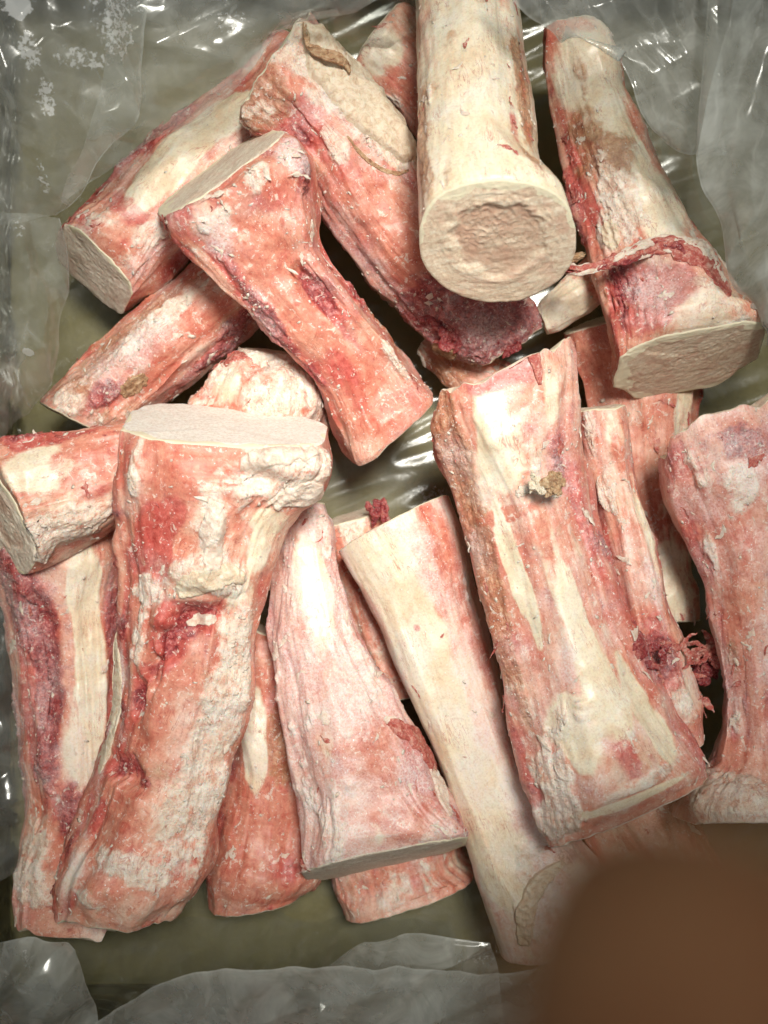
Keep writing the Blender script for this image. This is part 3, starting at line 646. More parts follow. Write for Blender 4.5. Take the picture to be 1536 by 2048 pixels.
# centre block bones
b_block = marrow_bone('frosty bone with red sinew and a flat grey sawn end above a pink slab',
    [(592,1000,650,1010,.070,.85,0),(556,1110,684,1130,.070,.85,0),(534,1260,738,1270,.072,.85,0),(558,1390,800,1370,.074,.85,0),(582,1520,866,1490,.074,.85,-4),(602,1640,908,1600,.074,.80,-10),(606,1752,934,1682,.072,.68,-28)],
    [('cw',640,1200,120,26,1.0),('cw',610,1150,80,22,.8),('s',680,1200,120,40,.8),('s',600,1340,130,40,.9),('f',720,1340,90,40,.7),('s',690,1330,90,50,.8),('o',760,1500,70,60,.9),('r',830,1500,70,30,1.1),('rs',820,1570,90,22,.9),('f',660,1650,110,34,.9),('f',620,1560,120,22,.8),('ow',800,1620,60,60,.9),('c',760,1650,40,26,.9),('f',780,1640,40,24,.9),('r',860,1600,60,16,.8),('c',650,1480,40,18,.7)],
    seed=14, sq=2.7, sqe=(0,4.6), cr=.25, fa=.45, me=.05, br=.1, fr=.80, bl=.3, cutstyle={1: dict(tone=.45, pink=.05, rind=.07, saw=.1)}, nu=220, ncrumb=380)
flap(b_block, 'red_sinew', M['red'], [(770,1440),(820,1470),(850,1500),(868,1550)], [14,20,18,8], 0.0023, 5)
flap(b_block, 'fat_scrap', M['crumb'], [(860,1530),(880,1580),(900,1640)], [8,10,6], 0.0018, 6)
flap(b_block, 'fat_scrap', M['crumb'], [(766, 1436), (782, 1442), (798, 1448), (814, 1454)], [7, 12, 12, 7], 0.0013, 72, .7, 190)
b_smooth = marrow_bone('long smooth pale bone with a salmon membrane strip down one side',
    [(678,1106,898,992,.066,.80,-6),(732,1202,944,1110,.066,.80,0),(790,1328,986,1262,.066,.82,0),(842,1450,1024,1402,.066,.82,0),(888,1560,1066,1522,.064,.82,0),(924,1660,1130,1620,.062,.8,0),(958,1780,1200,1720,.060,.75,0),(1000,1905,1260,1830,.055,.7,0)],
    [('cxw',760,1140,90,60,1.2),('cxw',830,1280,120,60,1.2),('cxw',880,1430,110,60,1.2),('cxw',940,1580,110,70,1.2),('cxw',1000,1720,110,60,1.2),
     ('fo',880,1080,80,36,.62),('o',900,1130,130,30,.9),('fs',930,1190,90,26,.7),('o',960,1300,110,22,.9),('r',835,1255,10,8,.8),('f',1080,1760,90,36,1.0),('f',1060,1840,70,40,.9),('b',1130,1700,40,30,.9),('s',760,1150,120,60,.75),('s',830,1300,160,60,.85),('s',900,1480,260,70,.95),('s',1010,1650,200,80,1.0),('r',960,1780,50,10,.8)],
    seed=15, facets=3, gvs=0, nshred=14, sq=2.3, lob=((2,.02),(3,.02)), cr=.62, fa=-.1, me=-.2, br=-.1, fr=.72, bl=-.1, dp=-.1, wet=.85, amp=.45, nu=230, ncrumb=90)
flap(b_smooth, 'fat_scrap', M['fat'], [(1050,1900),(1052,1830),(1075,1770),(1130,1720)], [16,22,20,12], 0.0036, 8)
# top side
b_long = marrow_bone('long bone with cream fat ridge on its knuckle and dark purple meat below',
    [(482,236,628,34,.088,.85,14),(540,290,704,130,.090,.88,4),(606,370,796,236,.088,.85,0),(660,450,846,340,.084,.82,0),(740,560,934,430,.070,.80,0),(850,676,1020,540,.056,.80,0),(940,728,1080,640,.048,.8,0)],
    [('f',640,110,90,60,1.2),('f',700,200,130,60,1.2),('cfw',770,260,90,40,1.1),('c',620,80,40,30,1.0),('b',540,190,60,46,1.1),('fb',515,225,40,40,.8),('r',590,250,40,50,.9),('m',610,260,40,30,.7),('f',560,120,50,20,.8),('o',760,420,120,60,.9),('r',700,350,110,30,.8),('f',670,290,60,24,.8),('s',730,520,140,60,.6),('o',830,540,80,50,.8),('m',890,620,100,70,1.5),('m',990,650,90,90,1.6),('m',930,690,60,60,1.5),('s',960,680,50,60,.6),('m',850,620,60,30,.8),('f',820,310,60,22,.9)],
    seed=16, sq=2.6, jag=(.008,.006), cr=.2, fa=.3, me=.15, br=.25, fr=.5, bl=.35, dp=.3, amp=1.3, nu=230, cutstyle={0: dict(tone=.1, pink=.1, rind=.3)}, ncrumb=420)
for k_ in range(4):
    tag_strap(b_long, 'dried_sinew', M['brownfat'], [(605+3*k_,64+5*k_,-.005),(607+4*k_,96+3*k_,-.005),(634,108+5*k_,-.006),(668+4*k_,118+7*k_,-.005),(692,136+6*k_,-.003)], [1.5,3,4,4,2], 2.5, 9+k_, .9)
flap(b_long, 'fat_ridge', M['fat'], [(614,44),(646,110),(706,176),(776,256),(822,330)], [16,44,50,44,22], 0.0042, 10, .30, 55)
flap(b_long, 'fat_scrap', M['brownfat'], [(690,262),(735,318),(785,346),(822,340)], [3,5,6,3], 0.0012, 11, 1.2, 260)
tuft(b_long, 'meat_strand', M['meat'], 1000, 690, .066, 5, 44, 8, 340)
tuft(b_long, 'meat_strand', M['meat'], 900, 650, .074, 4, 44, 8, 350)
flap(b_long, 'fat_scrap', M['brownfat'], [(858, 692), (877, 699), (895, 705), (914, 712)], [11, 18, 18, 11], 0.0029, 75, .7, 190)
b_right_top = marrow_bone('cream bone with rusty stains whose sawn knuckle carries a red strap of sinew',
    [(1085,70,1200,64,.060,.85,0),(1088,130,1240,130,.064,.85,0),(1104,250,1294,246,.070,.85,0),(1128,360,1340,350,.076,.85,0),(1166,470,1400,450,.082,.85,-6),(1196,580,1470,560,.088,.85,-20),(1218,668,1512,640,.090,.80,-26),(1230,748,1520,696,.088,.74,-34)],
    [('cxw',1180,150,90,70,1.1),('cxw',1260,300,100,40,1.0),('cxw',1300,400,110,50,1.1),('cxw',1210,230,60,50,.9),('b',1160,140,60,16,.9),('b',1170,240,60,40,1.2),('b',1210,310,60,60,1.4),('b',1240,350,50,20,.9),('f',1230,380,90,40,1.1),('f',1260,430,70,40,1.0),('r',1170,380,130,22,.9),('m',1130,400,130,16,.7),('r',1260,380,30,16,.7),('f',1210,470,40,22,1.0),('rd',1300,570,56,80,1.4),('r',1280,620,50,60,1.3),('m',1250,560,40,30,.8),('s',1320,560,70,70,.7),('f',1420,600,60,30,.9),('f',1470,640,50,36,.8),('r',1230,690,60,26,.9),('f',1290,770,20,60,.6)],
    seed=17, sq=2.8, sqe=(0,4.2), cr=.55, fa=.2, me=.0, br=.15, fr=.3, bl=.1, dp=.1, wet=.5, nu=240, cutstyle={1: dict(tone=.05, pink=.38, rind=.16)}, ncrumb=260)
for k_, (dx, dy, wd, mt) in enumerate(((0,0,7,'red'),(6,-9,5,'crumb'),(-5,8,6,'meat'),(10,6,4,'red'),(-2,-4,5,'red'),(4,13,3,'crumb'))):
    tag_strap(b_right_top, 'sinew_strand', M[mt], [(1120+dx*2,532+dy,.112),(1160,540+dy*.6,.117+.001*k_),(1205+dx,530+dy*.4,.119),(1250,512+dy*.7,.120),(1300+dx,494+dy,-.001),(1345,486+dy*1.2,-.0005),(1385+dx*2,500+dy*1.5,-.0001)], [wd*.5,wd,wd*1.1,wd*1.4,wd*1.5,wd*1.3,wd*.5], wd*.38, 130+k_, .9)
flap(b_right_top, 'sinew_sheet', M['red'], [(1240,520),(1300,500),(1350,495),(1400,520),(1440,560),(1462,600)], [6,14,22,20,16,8], .0022, 14, 1.2, 260)
flap(b_right_top, 'fat_scrap', M['crumb'], [(1340,480),(1390,490),(1430,530),(1455,575)], [6,10,12,8], .0024, 15, 1.0, 260)
tag_lump(b_right_top, 'dried_scrap', M['brownfat'], 1148, 516, 16, 6, 5, -20, 76, 0, .9, .116, 3.0)
flap(b_right_top, 'fat_scrap', M['fat'], [(1204, 473), (1216, 471), (1228, 469), (1240, 467)], [20, 34, 34, 20], 0.0016, 77, .7, 190)
b_top = marrow_bone('thick cream bone tilted up so that its round sawn marrow face shows',
    [(832,-120,1030,-120,.075,.9,0),(830,-20,1044,-20,.090,.9,0),(830,80,1064,80,.104,.9,0),(832,180,1080,180,.118,.9,-4),(836,290,1094,290,.133,.9,-12),(838,400,1122,396,.146,.92,-22),(838,482,1152,488,.153,.92,-26)],
    [('cxw',950,120,160,70,1.2),('cxw',940,280,130,80,1.2),('cxw',1010,330,70,50,1.1),('b',1046,190,150,24,1.5),('b',1062,310,80,20,1.4),('r',1050,240,180,14,.8),('b',846,300,160,16,1.1),('b',1035,120,50,20,.9),('r',1030,250,130,12,.6),('b',905,80,36,14,.9),('b',850,260,120,14,.7),('b',900,350,50,14,.9),('b',860,350,60,16,.8),('r',960,300,40,12,.35),('b',900,280,60,7,.6),('f',860,190,30,8,.9),('c',1000,380,10,90,1.0)],
    seed=18, facets=2, gvs=.25, nshred=50, sq=2.15, lob=((2,.02),(3,.02)), cr=.8, fa=.0, me=-.2, br=.2, fr=.1, bl=-.1, dp=.1, wet=.55, amp=.6, nu=230, cutstyle={1: dict(tone=.05, pink=.05, marrow=1.0, rind=.07, rough=1.3)}, cuts=(0, 1), ncrumb=120)
b_femur = marrow_bone('salmon bone with a wide knuckle, a sawn pale top and frost on its shoulder',
    [(320,430,554,260,.108,.90,38),(348,474,634,322,.112,.88,20),(412,546,650,404,.112,.85,6),(474,604,652,484,.108,.85,0),(540,664,706,566,.104,.85,0),(618,742,768,650,.092,.85,0),(662,834,820,722,.080,.85,0),(692,914,856,776,.068,.82,-6)],
    [('s',590,300,50,40,1.2),('m',610,350,50,28,1.3),('f',520,345,30,40,.85),('o',560,360,40,40,.8),('r',360,430,30,40,1.0),('s',430,460,70,36,.8),('f',410,450,26,16,1.0),('f',445,430,20,20,1.0),('f',490,470,26,14,.9),('r',540,400,20,50,.8),('o',560,560,120,50,1.0),('md',640,590,64,24,1.2),('m',560,650,150,18,1.2),('r',690,650,90,20,.8),('ow',640,690,120,40,.9),('cw',600,660,60,20,.5),('o',740,820,60,50,.9),('r',700,760,90,24,.9),('b',760,640,110,16,.8),('f',800,730,90,16,.9),('m',570,680,120,16,.8),('s',690,590,60,20,.6),('f',670,540,40,18,.8),('c',760,780,40,24,.5)],
    seed=19, sq=2.5, sqe=(3.2,4.0), cr=.15, fa=.25, me=.05, br=.0, fr=.40, bl=.25, dp=.45, wet=.55, nu=230, cutstyle={0: dict(tone=.25, pink=.2, rind=.14), 1: dict(tone=.1, pink=.5)}, ncrumb=380)
# right side
b_right_edge = marrow_bone('waisted salmon bone ending in a yellowish cartilage foot, half out beside the double bone',
    [(1318,916,1560,806,.092,.82,-14),(1338,1004,1606,950,.094,.85,0),(1388,1110,1606,1080,.094,.85,0),(1426,1250,1600,1240,.092,.85,0),(1446,1400,1604,1390,.090,.85,0),(1434,1530,1640,1500,.090,.85,-8),(1396,1584,1690,1560,.089,.85,-10),(1364,1640,1720,1612,.088,.85,-14)],
    [('m',1480,880,40,60,1.0),('s',1480,920,60,70,.7),('r',1370,930,40,40,.9),('f',1480,970,50,30,1.0),('f',1390,940,40,30,.8),('r',1400,1120,110,14,.8),('f',1430,1120,140,14,.9),('o',1480,1200,150,40,.8),('b',1465,1300,60,14,.8),('f',1470,1430,50,12,.9),('fuc',1440,1605,44,130,.5),('f',1440,1600,44,130,1.5),('b',1460,1560,16,60,.6),('o',1470,1510,40,50,.8)],
    seed=20, sq=2.4, sqe=(3,3.6), jag=(.010,0), cr=.25, fa=.25, me=.1, br=.05, fr=.60, bl=.2, dp=.4, wet=.6, nu=210, cutstyle={1: dict(tone=.85, pink=.0, rind=.05)}, ncrumb=260)
tuft(b_right_edge, 'meat_strand', M['red'], 1405, 1300, .075, 7, 44, 7, 300)
tuft(b_right_edge, 'meat_strand', M['meat'], 1400, 1345, .070, 7, 34, 9, 320)
b_double = marrow_bone('big double bone with a fused side bone, cream stripes and a white cartilage corner',
    [(868,838,1146,712,.102,.80,-12),(878,910,1158,852,.104,.82,-4),(914,1010,1186,966,.104,.82,0),(950,1120,1222,1090,.104,.82,0),(982,1260,1256,1220,.104,.82,0),(1008,1390,1310,1340,.102,.82,0),(1036,1520,1372,1440,.100,.82,-6),(1070,1620,1404,1500,.096,.68,-4),(1094,1682,1408,1546,.094,.50,-8)],
    [('b',905,880,120,44,1.2),('b',930,1000,120,40,1.2),('b',975,1150,190,34,1.2),('b',1010,1330,120,24,1.0),('r',990,1250,90,18,.7),('cxw',990,850,80,40,1.2),('cxw',1000,930,60,40,1.0),('r',960,760,20,60,.9),('r',1060,730,50,20,1.0),('c',1100,790,60,20,.9),('m',1110,890,34,22,1.1),('m',1120,940,30,16,.9),('r',1060,850,20,16,.8),('f',1060,910,40,24,.7),('cxw',1025,1120,120,18,1.3),('cxw',1060,1220,80,14,1.2),('ow',1010,1030,16,60,1.1),('cw',1110,1130,130,24,.9),('o',1090,1080,100,20,.7),('cw',1160,1250,130,26,1.0),('r',1170,1030,160,14,.7),('cxw',1200,1370,120,40,1.0),('cxw',1270,1390,100,26,1.0),
     ('s',1140,1330,80,24,.9),('fcw',1150,1450,60,60,1.0),('f',1110,1560,90,44,1.4),('f',1104,1640,50,60,1.4),('cw',1270,1600,12,130,1.0),('cxw',1160,1500,60,30,1.2),('m',1300,1300,60,40,1.5),('rw',1262,1522,46,18,1.4),('rw',1040,735,20,60,.9),('s',1180,1470,50,50,.9),('cw',1320,1470,70,30,.9),('f',1240,1450,40,20,.7),('f',1300,1560,18,110,.8),('b',1040,1380,130,14,.7),('f',1060,1520,110,12,.8),('c',1100,730,26,36,.8)],
    seed=21, sq=2.8, sqe=(3.6,5.0), cr=.4, fa=.25, me=-.02, br=.15, fr=.50, bl=.2, dp=.2, wet=.6, amp=1.0, nu=250, jag=(.012,.0), cutstyle={0: dict(tone=.2, pink=.3), 1: dict(tone=.7, pink=.0, rind=.04)}, ncrumb=420)
marrow_bone('', [(1152,824,1250,812,.086,.95,8),(1166,910,1268,900,.086,.95,0),(1198,1040,1302,1050,.088,.95,0),(1236,1190,1334,1190,.090,.95,0),(1262,1310,1380,1300,.090,.95,0),(1300,1420,1404,1400,.090,.9,0),(1330,1500,1406,1480,.088,.85,0)],
    [('f',1215,985,40,18,1.1),('f',1180,860,70,12,.8),('c',1225,860,60,20,.7),('o',1235,900,40,14,.7),('c',1290,1050,90,14,.7),('r',1210,1080,150,12,.9),('m',1310,1310,50,40,1.1),('r',1350,1340,60,30,1.0),('f',1370,1400,50,26,.8),('s',1310,1180,90,14,.8)],
    seed=22, cr=.35, fa=.3, me=.0, br=.05, fr=.45, bl=.3, dp=.2, nu=180, ncrumb=160, part_of=b_double)
tuft(b_double, 'dried_strand', M['brownfat'], 1108, 968, .142, 8, 30, 7, 400)
flap(b_double, 'fat_scrap', M['crumb'], [(1030,985),(1060,975),(1100,985),(1130,990)], [8,12,12,6], .0022, 89, 1.0, 220)
tuft(b_double, 'dried_strand', M['fat'], 1075, 978, .143, 5, 26, 6, 410)
flap(b_double, 'fat_scrap', M['crumb'], [(1031, 986), (1038, 986), (1046, 986), (1053, 986)], [5, 9, 9, 5], 0.0012, 84, .7, 190)
flap(b_double, 'red_sinew', M['red'], [(1000,715),(1040,690),(1052,680),(1070,720),(1080,770)], [10,14,16,14,6], 0.0021, 24)
flap(b_double, 'meat_scrap', M['red'], [(1286, 1279), (1315, 1300), (1345, 1320), (1374, 1341)], [18, 30, 30, 18], 0.0023, 85, .7, 190)
flap(b_double, 'meat_scrap', M['red'], [(1344, 1320), (1363, 1327), (1381, 1333), (1400, 1340)], [8, 14, 14, 8], 0.0018, 86, .7, 190)
flap(b_double, 'meat_scrap', M['meat'], [(1262, 1280), (1281, 1287), (1299, 1293), (1318, 1300)], [20, 34, 34, 20], 0.0013, 87, .7, 190)
# front left, on top of all
b_hero = marrow_bone('largest bone with a broad flat grey sawn top and thick white fat crust below it',
    [(252,838,652,868,.116,.66,20),(246,940,652,950,.116,.72,10),(242,1050,596,1046,.114,.78,4),(238,1190,552,1186,.110,.82,0),(228,1340,532,1336,.106,.82,0),(206,1480,498,1486,.100,.82,0),(152,1620,468,1606,.094,.82,0),(108,1736,424,1726,.090,.8,0),(108,1800,366,1812,.088,.76,6)],
    [('f',560,930,60,90,1.3),('f',610,960,60,50,1.2),('f',500,1000,60,60,.8),('cw',540,1040,30,50,.8),('md',500,955,24,50,1.3),('fu',590,925,36,80,.55),('f',590,925,36,80,1.3),('fu',420,1060,90,26,.40),('f',420,1060,90,26,1.2),('fu',430,1150,34,80,.40),('f',430,1150,34,80,1.2),('o',370,930,60,70,.9),('o',320,1060,60,50,.9),('rw',310,1060,70,46,1.1),('r',300,1120,50,60,1.1),('r',345,1030,40,30,1.2),('f',415,1010,110,26,1.2),('f',430,1110,40,30,1.1),('f',270,960,100,14,.9),('f',420,1160,26,80,1.3),('f',300,1190,50,50,.9),('cw',520,1090,60,30,.8),('c',480,1180,50,40,.7),('f',470,1290,200,46,.72),('f',440,1420,190,56,.72),('b',450,1380,220,40,.42),('md',380,1248,34,30,1.3),('md',342,1290,40,26,1.4),('md',302,1345,44,22,1.3),('md',276,1395,40,18,1.1),('ou',330,1235,26,30,.5),('md',400,1228,26,56,1.2),('r',330,1300,80,40,.9),('o',330,1330,60,50,1.1),('o',300,1420,90,50,.9),('r',360,1240,30,30,.6),
     ('md',250,1548,30,60,1.3),('b',300,1540,24,40,.8),('o',230,1640,80,56,1.2),('r',200,1640,60,26,.7),('o',250,1580,40,40,.8),('f',380,1620,120,60,.85),('f',260,1740,30,120,1.0),('b',240,1730,30,50,.8),('cs',150,1740,60,26,.9),('f',160,1790,20,60,.8),('sw',228,1420,200,10,.9),('f',280,1280,60,24,.9)],
    seed=23, sq=3.0, sqe=(4.5,2.6), jag=(0,.008), cr=.2, fa=.30, me=.0, br=.1, fr=.35, bl=.15, dp=.35, wet=.3, amp=1.2, nu=270, cutstyle={0: dict(tone=.95, pink=.02, rind=.05, saw=.05, rough=.5), 1: dict(tone=.2)}, ncrumb=650)
flap(b_hero, 'fat_flap', M['crumb'], [(400,985),(430,1030),(425,1080),(430,1140)], [16,24,26,18], 0.0023, 31)
flap(b_hero, 'fat_flap', M['fat'], [(350,1185),(390,1165),(440,1145),(490,1150)], [20,30,28,14], 0.0023, 32)
flap(b_hero, 'fat_flap', M['crumb'], [(460,930),(520,918),(590,905),(640,900)], [12,22,24,16], 0.0023, 33)
flap(b_hero, 'fat_flap', M['crumb'], [(540,1010),(590,985),(640,965)], [14,20,14], 0.0021, 34)
flap(b_hero, 'fat_flap', M['crumb'], [(370,1255),(405,1245),(445,1240)], [8,12,8], 0.0018, 35)
flap(b_hero, 'membrane', M['fat'], [(235,1250),(232,1350),(222,1460),(190,1560)], [6,8,9,6], 0.0013, 36)

tuft(b_double, 'meat_strand', M['red'], 1350, 1320, .100, 6, 46, 8, 360)
tuft(b_double, 'meat_strand', M['meat'], 1300, 1300, .108, 3, 40, 8, 380)
tuft(b_double, 'meat_strand', M['red'], 1375, 1385, .094, 5, 36, 7, 390)


# ------------------------------------------------------------------ the clear plastic liner
liner = thing('plastic_liner', 'crinkled clear plastic liner bag, frosted in places, draped inside the cardboard box', 'plastic bag', (0, 0, 0.001))
LB = np.array([0, 0, 0.001])
def surf(rows, nu, nv):
    rows = np.array(rows, float)                       # (r, c, 3) world points
    a = np.stack([catmull(rows[i], np.linspace(0, 1, nv)) for i in range(len(rows))])
    return np.stack([catmull(a[:, j], np.linspace(0, 1, nu)) for j in range(nv)], 1)
def worley(x, y, n, r, stretch=1.0, ang=0.0, both=False):
    ca, sa = math.cos(ang), math.sin(ang)
    X = (x * ca + y * sa) / stretch; Y = -x * sa + y * ca
    px = r.uniform(X.min(), X.max(), n); py = r.uniform(Y.min(), Y.max(), n)
    d = np.full(X.shape, 1e9); hgt = np.full(X.shape, 1e9)
    for i in range(n):
        q = np.hypot(X - px[i], Y - py[i]); hgt = np.minimum(hgt, np.maximum(d, q)); d = np.minimum(d, q)
    return (d, hgt) if both else d
def film(name, P, seed, milk=0.12, amp=0.006, cells=40, stretch=2.0, ang=1.2, frost=(), edge_milk=0.25, curl=(0, 0, 0, 0), fold=0.004, foldf=40, milkvar=0.3, crink=0.32, spots=(), pleat=0.0, pleatf=24):
    """P: (nu, nv, 3) smooth sheet; creased facets, soft folds and rolled free edges added"""
    r = np.random.RandomState(seed); nu, nv = P.shape[:2]
    N = grid_normals(P, False); N *= np.where(N[..., 2:3] < 0, -1, 1)
    q = P.reshape(-1, 3); so = seed * 3.3
    wx = 0.010 * fbm(q * 30 + so, 3).reshape(nu, nv); wy = 0.010 * fbm(q * 30 + so + 40, 3).reshape(nu, nv)
    f1, f2 = worley(P[..., 0] + wx, P[..., 1] + wy, cells, r, stretch, ang, True)
    h = amp * 9.0 * f1
    crease = np.exp(-((f2 - f1) / 0.0011) ** 2)
    h = np.minimum(h, amp * 2.2) - amp * .6
    for k in range(6):                            # crossing straight creases with flat facets between them
        a_ = ang + r.normal() * 0.8; lam = r.uniform(.012, .05); x_ = (P[..., 0] + 0.4 * wx) * -math.sin(a_) + (P[..., 1] + 0.4 * wy) * math.cos(a_)
        loc = np.clip(0.5 + 1.6 * perlin(q * 22 + so + k * 9.7), 0, 1.3).reshape(nu, nv)
        h += crink * 0.22 * lam * loc * (2 * np.abs(2 * ((x_ / lam + r.rand()) % 1.0) - 1) - 1)
    ca, sa = math.cos(ang), math.sin(ang)
    fq = np.stack([(q[:, 0] * ca + q[:, 1] * sa) * foldf * 0.22, (-q[:, 0] * sa + q[:, 1] * ca) * foldf, q[:, 2] * foldf * 0.3], 1) + so
    h += fold * 0.7 * (1 - 2 * np.abs(fbm(fq, 1))).reshape(nu, nv)
    if pleat:
        pq = np.stack([(q[:, 0] * ca + q[:, 1] * sa) * pleatf * 0.16, (-q[:, 0] * sa + q[:, 1] * ca) * pleatf, q[:, 2] * 2], 1) + so + 31
        h += pleat * (1 - 2.4 * np.abs(perlin(pq))).reshape(nu, nv)
    h = h * 0.85
    U = np.linspace(0, 1, nu)[:, None]; V = np.linspace(0, 1, nv)[None, :]
    cl = curl[0] * sst(0.06, 0, U) + curl[1] * sst(0.94, 1, U) + curl[2] * sst(0.06, 0, V) + curl[3] * sst(0.94, 1, V)
    P2 = P + N * h[..., None]; P2[..., 2] -= cl * 0.0006
    P2[..., 2] = np.maximum(P2[..., 2], 0.0012)
    mk = 0.62 * milk * (1 + milkvar * 2 * fbm(q * 35 + so + 9, 4)).reshape(nu, nv)
    ed = np.clip((curl[0] > 0) * sst(0.03, 0, U) + (curl[1] > 0) * sst(0.97, 1, U) + (curl[2] > 0) * sst(0.03, 0, V) + (curl[3] > 0) * sst(0.97, 1, V), 0, 1)
    mk = mk + ed * edge_milk + crease * 0.14 * sst(-.1, .3, fbm(q * 28 + so + 70, 3)).reshape(nu, nv)
    fz = np.zeros((nu, nv))
    for (px, py, rx, ry, s) in spots:
        c = at(px, py, P[..., 2].mean()); k = TANH * (CAMZ - c[2]) / 768.0
        mk = mk + s * sst(1.3, 0.3, np.hypot((P[..., 0] - c[0]) / (rx * k), (P[..., 1] - c[1]) / (ry * k)) + 0.4 * fbm(q * 40 + so, 3).reshape(nu, nv))
    for (px, py, rx, ry, s) in frost:
        c = at(px, py, P[..., 2].mean()); k = TANH * (CAMZ - c[2]) / 768.0
        d = np.hypot((P[..., 0] - c[0]) / (rx * k), (P[..., 1] - c[1]) / (ry * k)) + 0.5 * fbm(q * 55 + so, 4).reshape(nu, nv)
        fz = np.maximum(fz, s * sst(1.2, 0.4, d))
    # ragged free edges
    me = grid_mesh(name, P2 - LB, False)
    set_col(me, 'm1', np.stack([np.clip(mk, 0, 1), fz, fz * 0, fz * 0], -1).reshape(-1, 4))
    return add_obj(name, me, M['film'], liner, None)
def pix(rows): return [[at(*c) for c in r] for r in rows]
# bottom sheet on the box floor
xs = np.linspace(BXL + .004, BXR - .004, 5); ys = np.linspace(BY0 + .004, BY1 - .004, 6)
film('bottom_sheet', surf([[(x, y, .005) for x in xs] for y in ys], 260, 220), 1, milk=.16, amp=.0005, cells=50, stretch=5, ang=0.42, fold=.0022, foldf=85, crink=0.01, spots=((790,930,220,130,.10),(830,1850,160,60,.12)),  # milk spots paint brightness into the film over the central gap
     frost=((860, 990, 60, 26, .55), (1000, 2040, 100, 60, .4)))
# side sheets rising along the walls
zs = (.012, .06, .12, .185)
film('side_sheet', surf([[(BXL + .008 + .004 * math.sin(y * 30), y, z) for z in zs] for y in np.linspace(BY0, BY1, 8)], 240, 90), 2, milk=.05, amp=.0012, cells=20, stretch=3, ang=.2, fold=.002)
film('side_sheet', surf([[(BXR - .008 - .006 * math.sin(y * 25), y, z) for z in zs] for y in np.linspace(BY0, BY1, 8)], 240, 90), 3, milk=.14, amp=.003, cells=40, stretch=3, ang=.2, fold=.005)
film('end_sheet', surf([[(x, BY1 - .008, z) for z in (.012, .05, .09, .135)] for x in np.linspace(BXL + .006, BXR - .006, 8)], 200, 80), 4, milk=.10, amp=.002, cells=16, stretch=2, ang=.2, fold=.003, crink=0.08, pleat=.006, pleatf=19)
film('end_sheet', surf([[(x, BY0 + .010, z) for z in zs] for x in np.linspace(BXL + .006, BXR - .006, 8)], 200, 90), 5, milk=.05, amp=.003, cells=30, stretch=3, ang=1.4, fold=.004)
# loose folds
film('loose_fold', surf(pix([[(-120,-60,.19),(40,-60,.185),(170,-60,.18),(300,-60,.165)], [(-120,110,.18),(50,110,.178),(170,120,.17),(287,105,.158)],
     [(-120,250,.17),(40,240,.165),(150,245,.16),(264,232,.15)], [(-120,360,.16),(20,350,.155),(100,350,.15),(186,336,.142)], [(-120,460,.15),(0,450,.145),(50,440,.142),(110,428,.136)]]), 220, 180),
     11, milk=.34, crink=0.23, pleat=.007, pleatf=20, amp=.0045, cells=34, stretch=2.2, ang=1.9, curl=(0,0,0,1), frost=((62,50,40,34,1.0),(80,130,30,60,.62),(100,200,26,50,.62),(230,60,60,70,.60),(170,130,60,30,.55),(70,330,16,50,.5),(265,20,40,40,.5)), edge_milk=.20)
film('loose_fold', surf(pix([[(-120,420,.15),(0,420,.146),(60,425,.14),(112,428,.134)], [(-120,540,.14),(10,540,.134),(70,540,.128),(130,528,.12)],
     [(-120,660,.13),(0,650,.122),(60,650,.116),(112,640,.108)], [(-120,760,.12),(0,760,.11),(50,755,.104),(100,735,.096)], [(-120,900,.11),(-40,880,.10),(10,860,.092),(60,832,.085)]]), 180, 140),
     12, milk=.34, crink=0.23, pleat=.008, pleatf=27, amp=.004, cells=26, stretch=3.5, ang=1.55, curl=(0,0,0,1), frost=((60,470,14,40,.5),(40,690,10,10,.8)), edge_milk=.15, fold=.006, foldf=70)
film('loose_fold', surf(pix([[(200,-60,.15),(400,-60,.15),(620,-60,.148),(850,-60,.14)], [(215,80,.14),(350,60,.14),(520,20,.142),(720,10,.135)], [(190,220,.128),(300,180,.130),(410,130,.132),(560,62,.128)],
     [(150,340,.115),(250,280,.119),(340,230,.121),(475,170,.120)], [(120,415,.098),(215,345,.110),(310,280,.115),(420,225,.116)]]), 220, 220),
     13, milk=.50, crink=0.26, pleat=.005, pleatf=20, amp=.0055, cells=46, stretch=2.0, ang=.6, curl=(0,1,0,0), edge_milk=.04, fold=.004, frost=((470,60,70,40,.42),))
film('loose_fold', surf(pix([[(980,-70,.172),(1120,-70,.17),(1280,-70,.165),(1440,-70,.16)], [(1062,40,.168),(1170,50,.166),(1300,50,.16),(1440,60,.155)], [(1228,104,.160),(1290,140,.157),(1360,150,.152),(1440,150,.15)],
     [(1280,222,.150),(1330,240,.147),(1380,245,.143),(1440,240,.14)], [(1336,284,.138),(1366,298,.136),(1396,302,.134),(1440,300,.13)]]), 200, 170),
     14, milk=.62, crink=0.26, pleat=.008, pleatf=24, amp=.0045, cells=40, stretch=2.4, ang=2.2, curl=(0,1,1,0), edge_milk=.2, fold=.005)
